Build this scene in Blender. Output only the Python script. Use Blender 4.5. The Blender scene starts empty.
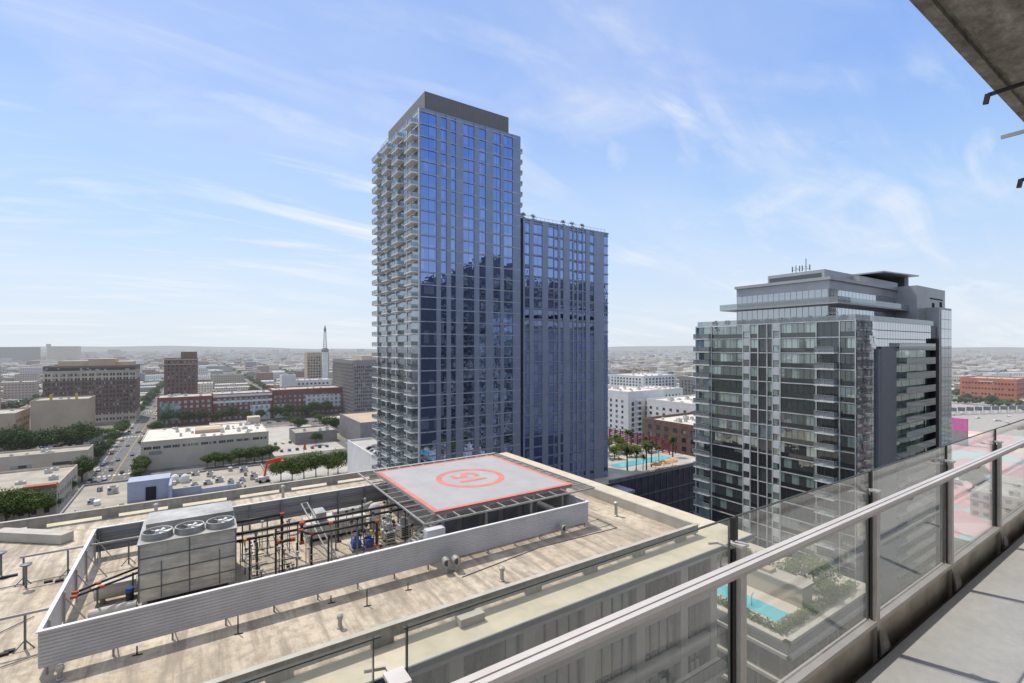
import bpy, math, random
from mathutils import Vector, Matrix
R = math.radians
rnd = random.Random(7)
S = bpy.context.scene
COL = S.collection
HC = 72.0                       # eye height above the street
HEAD = R(33.5)
SA, CA, F = math.sin(HEAD), math.cos(HEAD), 479.0

def at(px, py, h):              # ground plan position seen in direction px,py on the level h metres below the eye
    f = F*h/(py-348.0); r = (px-512.0)/F*f
    return (r*CA+f*SA, -r*SA+f*CA)
def yx(px):                     # Y/X of a plan direction
    t = (px-512.0)/F
    return (CA-t*SA)/(SA+t*CA)
def xy(px):
    t = (px-512.0)/F
    return (SA+t*CA)/(CA-t*SA)

# ------------------------------------------------------------------ materials
def painted_haze_group():  # paints distance haze onto surfaces: pale emission mixed in by world position
    g = bpy.data.node_groups.new('painted_haze', 'ShaderNodeTree')
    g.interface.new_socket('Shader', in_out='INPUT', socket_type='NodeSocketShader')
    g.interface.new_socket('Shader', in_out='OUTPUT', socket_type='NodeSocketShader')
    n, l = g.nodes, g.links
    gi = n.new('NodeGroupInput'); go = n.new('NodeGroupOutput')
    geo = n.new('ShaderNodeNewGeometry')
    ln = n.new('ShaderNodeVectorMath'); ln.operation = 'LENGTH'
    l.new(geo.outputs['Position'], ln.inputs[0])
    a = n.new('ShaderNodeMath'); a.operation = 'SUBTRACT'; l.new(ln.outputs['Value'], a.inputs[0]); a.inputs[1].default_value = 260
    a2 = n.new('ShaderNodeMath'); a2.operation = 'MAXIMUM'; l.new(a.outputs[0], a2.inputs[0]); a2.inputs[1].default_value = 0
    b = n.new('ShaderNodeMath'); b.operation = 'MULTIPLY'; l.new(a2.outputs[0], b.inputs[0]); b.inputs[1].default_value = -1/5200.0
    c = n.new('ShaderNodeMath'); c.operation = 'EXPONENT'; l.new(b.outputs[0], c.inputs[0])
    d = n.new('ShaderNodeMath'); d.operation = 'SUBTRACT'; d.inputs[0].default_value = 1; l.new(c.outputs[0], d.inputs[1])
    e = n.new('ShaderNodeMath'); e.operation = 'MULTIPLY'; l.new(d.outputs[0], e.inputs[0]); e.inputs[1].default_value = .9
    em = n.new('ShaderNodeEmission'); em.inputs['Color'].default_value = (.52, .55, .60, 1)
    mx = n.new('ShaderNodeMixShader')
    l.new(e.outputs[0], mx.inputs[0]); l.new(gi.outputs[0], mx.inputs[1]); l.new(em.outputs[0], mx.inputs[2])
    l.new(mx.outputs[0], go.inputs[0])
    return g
PAINTED_HAZE = painted_haze_group()

class NT:
    def __init__(s, name):
        s.m = bpy.data.materials.new(name); s.m.use_nodes = True
        s.m.cycles.emission_sampling = 'NONE'
        s.n = s.m.node_tree.nodes; s.l = s.m.node_tree.links; s.n.clear()
        s.out = s.n.new('ShaderNodeOutputMaterial')
    def new(s, t, **kw):
        n = s.n.new('ShaderNode'+t)
        for k, v in kw.items(): setattr(n, k, v)
        return n
    def link(s, a, b): s.l.new(a, b)
    def math(s, op, a, b=None):
        n = s.new('Math', operation=op)
        for i, v in enumerate((a, b)):
            if v is None: continue
            if isinstance(v, (int, float)): n.inputs[i].default_value = v
            else: s.link(v, n.inputs[i])
        return n.outputs[0]
    def mixc(s, f, a, b, bt='MIX'):
        n = s.new('Mix', data_type='RGBA', blend_type=bt)
        for i, v in ((0, f), (6, a), (7, b)):
            if isinstance(v, (int, float)): n.inputs[i].default_value = v
            elif isinstance(v, tuple): n.inputs[i].default_value = (*v[:3], 1)
            else: s.link(v, n.inputs[i])
        return n.outputs[2]
    def noise(s, vec, scale, detail=4, rough=.6):
        n = s.new('TexNoise'); n.inputs['Scale'].default_value = scale; n.inputs['Detail'].default_value = detail
        n.inputs['Roughness'].default_value = rough
        s.link(vec, n.inputs['Vector']); return n.outputs['Fac']
    def ramp(s, f, *st):
        n = s.new('ValToRGB'); s.link(f, n.inputs[0]); e = n.color_ramp.elements
        while len(e) < len(st): e.new(.5)
        for i, (p, c) in enumerate(st): e[i].position = p; e[i].color = (*c, 1) if isinstance(c, tuple) else (c, c, c, 1)
        return n.outputs[0]
    def pos(s, sc=(1, 1, 1)):
        g = s.new('NewGeometry')
        m = s.new('VectorMath', operation='MULTIPLY'); s.link(g.outputs['Position'], m.inputs[0]); m.inputs[1].default_value = sc
        return m.outputs[0]
    def finish(s, sh, painted_haze=True):
        if painted_haze:
            g = s.new('Group'); g.node_tree = PAINTED_HAZE; s.link(sh, g.inputs[0]); sh = g.outputs[0]
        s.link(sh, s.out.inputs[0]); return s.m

def mat(name, c, rough=.8, metal=0., var=.15, scale=.6, streak=0., bump=0., spec=.3, grime=None, painted_haze=True, fine=.0):
    t = NT(name); p = t.pos()
    nz = t.noise(p, scale, 6)
    lo = tuple(v*(1-var*1.6) for v in c); hi = tuple(min(1, v*(1+var)) for v in c)
    col = t.ramp(nz, (.3, lo), (.7, hi))
    if streak:
        nz2 = t.noise(t.pos((3, 3, .15)), 1.2, 4)
        f = t.ramp(nz2, (.45, 0.), (.75, streak))
        col = t.mixc(f, col, tuple(v*.45 for v in c))
    if grime:
        nz3 = t.noise(p, grime[0], 8, .7)
        f = t.ramp(nz3, (grime[2], 0.), (grime[2]+.18, grime[1]))
        col = t.mixc(f, col, tuple(v*.5 for v in c))
    if fine:
        nz4 = t.noise(p, 14, 3, .7)
        f = t.ramp(nz4, (.3, 1-fine), (.7, 1.))
        col = t.mixc(1., col, f, 'MULTIPLY')
    b = t.new('BsdfPrincipled'); t.link(col, b.inputs['Base Color'])
    b.inputs['Roughness'].default_value = rough; b.inputs['Metallic'].default_value = metal
    b.inputs['Specular IOR Level'].default_value = spec
    if bump:
        bn = t.new('Bump'); bn.inputs['Strength'].default_value = bump; bn.inputs['Distance'].default_value = .05
        t.link(t.noise(p, scale*12, 5), bn.inputs['Height']); t.link(bn.outputs[0], b.inputs['Normal'])
    return t.finish(b.outputs[0], painted_haze)

def window_glass(name, tint, dark, refl=.6, cell=(1.6, 1.6, 3.05), wob=.02, curtain=.35, curt_col=(.35, .42, .40), off=(0, 0, 0), wave=.12):
    """coated window glass: mirror of the surroundings over a dark room with some drawn blinds"""
    t = NT(name); g = t.new('NewGeometry')
    v = t.new('VectorMath', operation='DIVIDE'); 
    ad = t.new('VectorMath', operation='ADD'); t.link(g.outputs['Position'], ad.inputs[0]); ad.inputs[1].default_value = off
    t.link(ad.outputs[0], v.inputs[0]); v.inputs[1].default_value = cell
    fl = t.new('VectorMath', operation='FLOOR'); t.link(v.outputs[0], fl.inputs[0])
    wn = t.new('TexWhiteNoise', noise_dimensions='3D'); t.link(fl.outputs[0], wn.inputs['Vector'])
    on = t.ramp(wn.outputs['Value'], (curtain-.02, 1.), (curtain+.02, 0.))
    base = t.mixc(on, dark, curt_col)
    nz = t.noise(t.pos(), .8, 4); base = t.mixc(.5, base, t.mixc(nz, dark, base))
    bs = t.new('BsdfPrincipled'); t.link(base, bs.inputs['Base Color']); bs.inputs['Roughness'].default_value = .5
    gl = t.new('BsdfGlossy'); gl.inputs['Color'].default_value = (*tint, 1); gl.inputs['Roughness'].default_value = .02
    # each pane sits at a slightly different angle
    nm = t.new('VectorMath', operation='MULTIPLY_ADD'); t.link(wn.outputs['Color'], nm.inputs[0])
    nm.inputs[1].default_value = (wob, wob, wob*.6); 
    sb = t.new('VectorMath', operation='SUBTRACT'); t.link(g.outputs['Normal'], sb.inputs[0]); sb.inputs[1].default_value = (wob/2, wob/2, wob*.3)
    t.link(sb.outputs[0], nm.inputs[2])
    nn = t.new('VectorMath', operation='NORMALIZE'); t.link(nm.outputs[0], nn.inputs[0])
    bn = t.new('Bump'); bn.inputs['Strength'].default_value = wave; bn.inputs['Distance'].default_value = .12
    t.link(t.noise(t.pos(), .5, 2), bn.inputs['Height']); t.link(nn.outputs[0], bn.inputs['Normal'])
    t.link(bn.outputs[0], gl.inputs['Normal'])
    lw = t.new('LayerWeight'); lw.inputs['Blend'].default_value = .35
    f = t.math('ADD', t.math('MULTIPLY', lw.outputs['Facing'], .45), refl*.75)
    f = t.math('MINIMUM', f, .95)
    mx = t.new('MixShader'); t.link(f, mx.inputs[0]); t.link(bs.outputs[0], mx.inputs[1]); t.link(gl.outputs[0], mx.inputs[2])
    return t.finish(mx.outputs[0])

def clear_glass(name, tint=(.93, .97, .95), dust=.05, ior=1.6, dustcol=(.6, .62, .6)):
    t = NT(name)
    tr = t.new('BsdfTransparent'); tr.inputs[0].default_value = (*tint, 1)
    df = t.new('BsdfDiffuse'); df.inputs[0].default_value = (*dustcol, 1)
    nz = t.noise(t.pos(), 3, 6, .7)
    f0 = t.math('MULTIPLY', t.ramp(nz, (.3, .5), (.75, 1.)), dust)
    m1 = t.new('MixShader'); t.link(f0, m1.inputs[0]); t.link(tr.outputs[0], m1.inputs[1]); t.link(df.outputs[0], m1.inputs[2])
    gl = t.new('BsdfGlossy'); gl.inputs['Roughness'].default_value = .015; gl.inputs['Color'].default_value = (.95, .97, .97, 1)
    lw = t.new('LayerWeight'); lw.inputs['Blend'].default_value = .5
    fr = t.math('ADD', t.math('MULTIPLY', t.math('POWER', lw.outputs['Facing'], 4.), .8), (ior-1)*.08)
    m2 = t.new('MixShader'); t.link(fr, m2.inputs[0]); t.link(m1.outputs[0], m2.inputs[1]); t.link(gl.outputs[0], m2.inputs[2])
    return t.finish(m2.outputs[0], False)

def city_mat(name, bigroof=True):
    """wall colour from the face attribute, with a window grid on the walls and a mottled roof"""
    t = NT(name)
    at_ = t.new('Attribute', attribute_name='tone', attribute_type='GEOMETRY')
    g = t.new('NewGeometry'); sp = t.new('SeparateXYZ'); t.link(g.outputs['Position'], sp.inputs[0])
    sn = t.new('SeparateXYZ'); t.link(g.outputs['True Normal'], sn.inputs[0])
    up = t.math('GREATER_THAN', sn.outputs[2], .5)
    ax = t.math('GREATER_THAN', t.math('ABSOLUTE', sn.outputs[0]), .5)
    u = t.math('ADD', t.math('MULTIPLY', ax, sp.outputs[1]), t.math('MULTIPLY', t.math('SUBTRACT', 1, ax), sp.outputs[0]))
    fu = t.math('FRACT', t.math('DIVIDE', u, 3.3)); fz = t.math('FRACT', t.math('DIVIDE', sp.outputs[2], 3.6))
    wu = t.math('MULTIPLY', t.math('GREATER_THAN', fu, .25), t.math('LESS_THAN', fu, .8))
    wz = t.math('MULTIPLY', t.math('GREATER_THAN', fz, .3), t.math('LESS_THAN', fz, .75))
    w = t.math('MULTIPLY', t.math('MULTIPLY', wu, wz), t.math('SUBTRACT', 1, up))
    nz = t.noise(t.pos(), .12, 8, .75)
    roof = t.mixc(.55, at_.outputs['Color'], t.ramp(nz, (.35, (.24, .215, .18)), (.52, (.50, .46, .39)), (.66, (.78, .74, .66))))
    wall = t.mixc(t.math('MULTIPLY', w, .75), at_.outputs['Color'], (.06, .065, .075))
    col = t.mixc(up, wall, roof)
    b = t.new('BsdfPrincipled'); t.link(col, b.inputs['Base Color']); b.inputs['Roughness'].default_value = .85
    return t.finish(b.outputs[0])

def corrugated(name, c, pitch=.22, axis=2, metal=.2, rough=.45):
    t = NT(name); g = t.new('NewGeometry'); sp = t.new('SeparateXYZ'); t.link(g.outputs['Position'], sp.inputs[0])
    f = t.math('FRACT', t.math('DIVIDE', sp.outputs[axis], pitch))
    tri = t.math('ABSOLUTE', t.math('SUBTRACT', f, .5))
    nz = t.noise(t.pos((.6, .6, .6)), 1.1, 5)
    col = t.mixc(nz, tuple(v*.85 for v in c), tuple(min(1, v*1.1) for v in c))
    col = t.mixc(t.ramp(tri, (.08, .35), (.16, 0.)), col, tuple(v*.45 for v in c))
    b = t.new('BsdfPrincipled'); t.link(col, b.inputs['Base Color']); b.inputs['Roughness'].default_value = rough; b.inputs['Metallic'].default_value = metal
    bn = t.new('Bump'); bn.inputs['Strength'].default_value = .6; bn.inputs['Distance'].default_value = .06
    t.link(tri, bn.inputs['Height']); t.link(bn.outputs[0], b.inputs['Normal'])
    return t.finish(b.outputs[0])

def leaf_mat(name, a, b_, scale=.9):
    t = NT(name); nz = t.noise(t.pos(), scale, 4, .7); nz2 = t.noise(t.pos(), scale*7, 2)
    col = t.ramp(t.mixc(.4, nz, nz2), (.38, a), (.62, b_))
    d = t.new('BsdfPrincipled'); t.link(col, d.inputs['Base Color']); d.inputs['Roughness'].default_value = .7
    d.inputs['Specular IOR Level'].default_value = .2
    tl = t.new('BsdfTranslucent'); t.link(col, tl.inputs['Color'])
    m = t.new('MixShader'); m.inputs[0].default_value = .25; t.link(d.outputs[0], m.inputs[1]); t.link(tl.outputs[0], m.inputs[2])
    return t.finish(m.outputs[0])

def water_mat(name, c):
    t = NT(name); b = t.new('BsdfPrincipled')
    nz = t.noise(t.pos(), .8, 3); col = t.mixc(nz, c, tuple(min(1, v*1.25) for v in c))
    t.link(col, b.inputs['Base Color']); b.inputs['Roughness'].default_value = .12
    bn = t.new('Bump'); bn.inputs['Strength'].default_value = .25; bn.inputs['Distance'].default_value = .05
    t.link(t.noise(t.pos(), 2.2, 3), bn.inputs['Height']); t.link(bn.outputs[0], b.inputs['Normal'])
    return t.finish(b.outputs[0])

def ground_mat():
    t = NT('city_ground'); p = t.pos()
    big = t.noise(p, .004, 8, .7); small = t.noise(p, .05, 8, .8); cell = t.new('TexVoronoi'); cell.inputs['Scale'].default_value = .035; t.link(p, cell.inputs['Vector'])
    c = t.ramp(small, (.35, (.10, .10, .10)), (.5, (.21, .20, .185)), (.62, (.33, .31, .28)))
    c2 = t.mixc(t.ramp(big, (.5, 0.), (.6, .75)), c, (.09, .11, .065))
    c3 = t.mixc(.35, c2, t.mixc(1., c2, cell.outputs['Color'], 'MULTIPLY'))
    b = t.new('BsdfPrincipled'); t.link(c3, b.inputs['Base Color']); b.inputs['Roughness'].default_value = .9
    return t.finish(b.outputs[0])

def mural_mat():
    t = NT('mural_paint'); v = t.new('TexVoronoi', feature='F1'); v.inputs['Scale'].default_value = .045
    t.link(t.pos((1, 1.8, 1)), v.inputs['Vector'])
    sp = t.new('SeparateColor'); t.link(v.outputs['Color'], sp.inputs[0])
    c = t.ramp(sp.outputs[0], (0., (.75, .38, .42)), (.42, (.78, .50, .50)), (.5, (.35, .55, .72)), (.6, (.85, .55, .58)), (.72, (.82, .74, .38)), (.78, (.40, .68, .68)), (.9, (.76, .42, .46)))
    t.n[-1].name = t.n[-1].name
    for n in t.n:
        if n.bl_idname == 'ShaderNodeValToRGB': n.color_ramp.interpolation = 'CONSTANT'
    g = t.noise(t.pos(), .3, 6); c = t.mixc(t.math('MULTIPLY', g, .4), c, (.45, .43, .42))
    b = t.new('BsdfPrincipled'); t.link(c, b.inputs['Base Color']); b.inputs['Roughness'].default_value = .85
    return t.finish(b.outputs[0])

def ceiling_mat():
    t = NT('board_marked_concrete'); p = t.pos()
    n1 = t.noise(t.pos((1, 2.5, 1)), 2.2, 10, .82); n2 = t.noise(p, 7, 6, .7)
    c = t.ramp(n1, (.3, (.17, .145, .11)), (.46, (.38, .34, .28)), (.56, (.50, .46, .40)), (.7, (.72, .69, .62)))
    c = t.mixc(t.ramp(n2, (.4, .45), (.6, 0.)), c, (.09, .08, .065))
    b = t.new('BsdfPrincipled'); t.link(c, b.inputs['Base Color']); b.inputs['Roughness'].default_value = .9
    bn = t.new('Bump'); bn.inputs['Strength'].default_value = .7; bn.inputs['Distance'].default_value = .02
    t.link(n1, bn.inputs['Height']); t.link(bn.outputs[0], b.inputs['Normal'])
    return t.finish(b.outputs[0], False)

def roof_mat():
    t = NT('roof_membrane'); p = t.pos()
    n1 = t.noise(p, .14, 8, .65); n2 = t.noise(p, 1.4, 8, .75); n3 = t.noise(t.pos((2.2, .22, 1)), .6, 7, .7)
    c = t.ramp(n1, (.3, (.44, .37, .28)), (.55, (.56, .485, .38)), (.72, (.65, .575, .46)))
    c = t.mixc(t.ramp(n2, (.45, 0.), (.64, .7)), c, (.25, .21, .165))
    c = t.mixc(t.ramp(n3, (.45, 0.), (.60, .75)), c, (.25, .21, .165))
    # welded seams of the membrane every 3 m along y
    g = t.new('NewGeometry'); sp = t.new('SeparateXYZ'); t.link(g.outputs['Position'], sp.inputs[0])
    w = t.math('ABSOLUTE', t.math('SUBTRACT', t.math('FRACT', t.math('DIVIDE', sp.outputs[0], 1.9)), .5))
    c = t.mixc(t.ramp(w, (.012, .22), (.03, 0.)), c, (.25, .21, .17))
    b = t.new('BsdfPrincipled'); t.link(c, b.inputs['Base Color']); b.inputs['Roughness'].default_value = .85
    bn = t.new('Bump'); bn.inputs['Strength'].default_value = .4; bn.inputs['Distance'].default_value = .08
    t.link(n2, bn.inputs['Height']); t.link(bn.outputs[0], b.inputs['Normal'])
    return t.finish(b.outputs[0])

def galv_mat():
    t = NT('galvanised_panel'); g = t.new('NewGeometry'); sp = t.new('SeparateXYZ'); t.link(g.outputs['Position'], sp.inputs[0])
    nz = t.noise(t.pos((.8, .8, 2.5)), 1.0, 6, .7)
    c = t.ramp(nz, (.35, (.34, .36, .36)), (.65, (.56, .57, .56))); nz2 = t.noise(t.pos((4, 4, .25)), 1.0, 5, .7); c = t.mixc(t.ramp(nz2, (.55, 0.), (.75, .35)), c, (.22, .19, .16))
    b = t.new('BsdfPrincipled'); t.link(c, b.inputs['Base Color']); b.inputs['Roughness'].default_value = .38; b.inputs['Metallic'].default_value = .75
    return t.finish(b.outputs[0])

M = {
 'roof': roof_mat(),
 'terrace': mat('pale_terrace_coating', (.60, .545, .415), var=.08, scale=.5, grime=(.8, .3, .5), fine=.1),
 'parapet': mat('weathered_parapet_concrete', (.36, .345, .305), var=.15, scale=1.2, streak=.5, bump=.2),
 'parapet_top': mat('parapet_cap', (.46, .44, .385), var=.1, scale=1.),
 'tan': mat('tan_render', (.52, .45, .36), var=.08, scale=.5, streak=.15),
 'dkglass': window_glass('facade_dark_glass', (.55, .56, .5), (.06, .058, .05), .4, cell=(1.2, 1.2, 3), curtain=.35, curt_col=(.22, .24, .2)),
 'slate': mat('slate_edge_metal', (.16, .18, .2), rough=.5, metal=.3),
 'louver': mat('ribbed_screen_metal', (.66, .665, .685), rough=.45, metal=.1, var=.07, scale=.5, streak=.12),
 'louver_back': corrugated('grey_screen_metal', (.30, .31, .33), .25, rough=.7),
 'capw': mat('white_cap_metal', (.72, .73, .75), rough=.5, var=.05),
 'galv': galv_mat(),
 'galvd': mat('galvanised_light', (.44, .44, .42), rough=.45, metal=.4, var=.2, grime=(2, .4, .5)),
 'pipe': mat('black_pipe', (.035, .033, .03), rough=.5, var=.3),
 'coupling': mat('orange_red_coupling', (.48, .11, .05), rough=.5, var=.25, scale=3),
 'bluepump': mat('blue_pump_paint', (.03, .09, .32), rough=.4, var=.2),
 'yellow': mat('yellow_paint', (.55, .40, .05), rough=.5),
 'padgrey': mat('pad_deck_paint', (.40, .395, .40), var=.05, scale=.3, grime=(.5, .2, .5), fine=.06),
 'padred': mat('pad_red_paint', (.64, .23, .19), var=.1, scale=.8, fine=.15),
 'steel': mat('grey_painted_steel', (.42, .41, .39), rough=.5, metal=.2),
 'net': None,
 'dark': mat('dark_void', (.03, .03, .032), rough=.8),
 'rail': mat('rail_bronze_aluminium', (.62, .575, .53), rough=.42, metal=.35, var=.08, scale=3, painted_haze=False, fine=.1),
 'raillt': mat('rail_top_pinkish_aluminium', (.76, .72, .69), rough=.38, metal=.25, var=.07, scale=2.5, painted_haze=False, fine=.08),
 'raildk': mat('rail_dark_gasket', (.045, .04, .037), rough=.5, painted_haze=False),
 'fascia': mat('bronze_fascia', (.66, .59, .48), rough=.5, metal=.1, var=.2, scale=3, painted_haze=False, grime=(4, .5, .5)),
 'floor': mat('painted_balcony_floor', (.56, .555, .56), rough=.75, var=.06, scale=1.5, bump=.15, painted_haze=False, fine=.1, grime=(2.5, .18, .52)),
 'blockcast': mat('cast_bracket_metal', (.33, .30, .28), rough=.6, metal=.2, var=.3, scale=14, painted_haze=False, bump=.4),
 'ceiling': ceiling_mat(),
 'bglass': clear_glass('railing_glass', (.975, .985, .97), .09, 1.6, (.72, .71, .68)),
 'gedge': mat('glass_edge', (.06, .075, .068), rough=.6, painted_haze=False),
 'tglass': window_glass('tower_blue_glass', (.38, .50, .86), (.022, .030, .052), .76, cell=(1.35, 4, 3.05), wob=.022, curtain=.22, curt_col=(.26, .29, .33)),
 'tglass2': window_glass('tower_side_glass', (.6, .66, .72), (.05, .055, .06), .45, cell=(3, 1.7, 3.05), wob=.03, curtain=.3, curt_col=(.3, .3, .28)),
 'tpier': mat('tower_grey_metal_panel', (.29, .32, .40), rough=.35, metal=.35, var=.06, scale=.3),
 'tband': mat('tower_floor_band', (.40, .42, .48), rough=.4, metal=.2),
 'tcrown': corrugated('tower_crown_louvre', (.20, .185, .175), .7, 0, .1, .7),
 'tcrown2': corrugated('tower_crown_louvre_side', (.27, .25, .235), .7, 1, .1, .7),
 'slab': mat('balcony_slab_paint', (.80, .80, .79), var=.1, scale=1),
 'balglass': clear_glass('balcony_glass', (.75, .80, .80), .45, 1.6, (.50, .52, .52)),
 'r_glass': window_glass('green_tint_glass', (.74, .82, .78), (.022, .030, .027), .40, cell=(3, 1.45, 3.1), wob=.09, curtain=.5, curt_col=(.36, .46, .40), off=(0, .3, 0)),
 'r_dark': window_glass('spandrel_dark_glass', (.42, .46, .46), (.012, .013, .014), .25, cell=(3, 3, 3.1), wob=.05, curtain=.0),
 'r_curtain': window_glass('silver_curtain_wall', (.72, .74, .77), (.12, .13, .13), .72, cell=(1.5, 4, 1.55), wob=.006, wave=.04, curtain=.06, curt_col=(.3, .3, .3)),
 'r_metal': mat('silver_panel', (.50, .49, .48), rough=.4, metal=.4, var=.07, scale=.4),
 'r_pier': mat('blue_grey_panel', (.25, .26, .29), rough=.5, metal=.2, var=.06),
 'r_white': mat('pale_panel', (.62, .63, .63), rough=.5, var=.06),
 'r_mull': mat('silver_mullion', (.72, .72, .69), rough=.4, metal=.4),
 'white': mat('white_render', (.70, .69, .66), var=.08, scale=.2, streak=.12),
 'whiteroof': mat('white_roof', (.66, .61, .53), var=.12, scale=.15, grime=(.35, .4, .48)),
 'cream': mat('cream_stone', (.52, .45, .35), var=.1, scale=.1, streak=.1),
 'beige': mat('beige_render', (.47, .37, .26), var=.08, scale=.1, streak=.1),
 'brick': mat('dark_brown_brick', (.21, .135, .105), var=.2, scale=.5),
 'redbrick': mat('red_brick', (.26, .095, .08), var=.15, scale=.3),
 'orange': mat('orange_red_brick', (.52, .17, .10), var=.12, scale=.1),
 'greyb': mat('grey_concrete', (.27, .255, .245), var=.12, scale=.2, streak=.25),
 'brown': mat('brown_panels', (.20, .165, .14), var=.12, scale=.2),
 'tile': mat('terracotta_tile', (.36, .14, .09), var=.2, scale=2),
 'bluegrey': mat('blue_grey_paint', (.36, .40, .50), var=.06),
 'flatroof': mat('grey_flat_roof', (.46, .43, .38), var=.2, scale=.2, grime=(.4, .5, .48)),
 'paleroof': mat('pale_flat_roof', (.50, .45, .37), var=.22, scale=.2, grime=(.4, .6, .44), fine=.3),
 'win': window_glass('far_window_glass', (.35, .38, .42), (.025, .027, .03), .12, curtain=.15),
 'mech': mat('rooftop_unit_paint', (.55, .54, .51), var=.15, scale=1.),
 'fan': mat('fan_grille_dark', (.10, .10, .10), rough=.6),
 'redsteel': mat('orange_red_steel', (.75, .06, .02), rough=.4, var=.05),
 'bark': mat('bark', (.12, .09, .065), var=.25, scale=3),
 'leaf': leaf_mat('leaf_green', (.022, .05, .012), (.15, .20, .05)),
 'leafd': leaf_mat('leaf_dark_green', (.02, .04, .014), (.10, .145, .045)),
 'leafl': leaf_mat('leaf_light_green', (.06, .11, .02), (.27, .33, .09)),
 'palm': leaf_mat('palm_frond', (.02, .045, .015), (.11, .15, .05)),
 'pool': water_mat('pool_water', (.12, .46, .52)),
 'deck': mat('pool_deck_paving', (.58, .53, .46), var=.08, scale=.6, grime=(.6, .3, .5)),
 'navy': mat('dark_slate_cladding', (.058, .060, .085), rough=.6, var=.3, scale=.4, streak=.4),
 'umb': mat('orange_canvas', (.62, .30, .12), var=.1),
 'trellis': mat('dark_red_paint', (.24, .05, .055), var=.15),
 'asphalt': mat('asphalt', (.15, .148, .145), var=.2, scale=.25, grime=(.08, .3, .5)),
 'paving': mat('concrete_pavement', (.36, .34, .31), var=.1, scale=.3),
 'paint': mat('road_marking_paint', (.62, .61, .57), var=.1),
 'ypaint': mat('yellow_marking_paint', (.55, .42, .12), var=.1),
 'lot': mat('parking_lot_concrete', (.42, .40, .36), var=.1, scale=.1),
 'magenta': mat('magenta_paint', (.56, .16, .34), var=.12, scale=.4, streak=.3),
 'carw': mat('car_white', (.6, .6, .6), rough=.3), 'cark': mat('car_black', (.02, .02, .022), rough=.25),
 'cars': mat('car_silver', (.28, .29, .3), rough=.3, metal=.5), 'carr': mat('car_dark_red', (.2, .03, .03), rough=.3),
 'carb': mat('car_blue', (.05, .09, .2), rough=.3),
 'tyre': mat('tyre_rubber', (.02, .02, .02)), 'carglass': mat('car_glass', (.02, .025, .03), rough=.1, spec=.8),
 'city': city_mat('city_block_walls'), 'ground': ground_mat(), 'mural': mural_mat(),
 'hill': mat('far_hill', (.10, .11, .10), var=.2, scale=.001),
 'mglass': window_glass('mural_window', (.5, .6, .6), (.12, .2, .2), .3, curtain=.5, curt_col=(.35, .45, .45)),
 'wallin': mat('apartment_wall_paint', (.82, .81, .79), painted_haze=False), 'ownwall': mat('own_tower_panel', (.10, .10, .11), var=.08, scale=.3),
}

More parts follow.
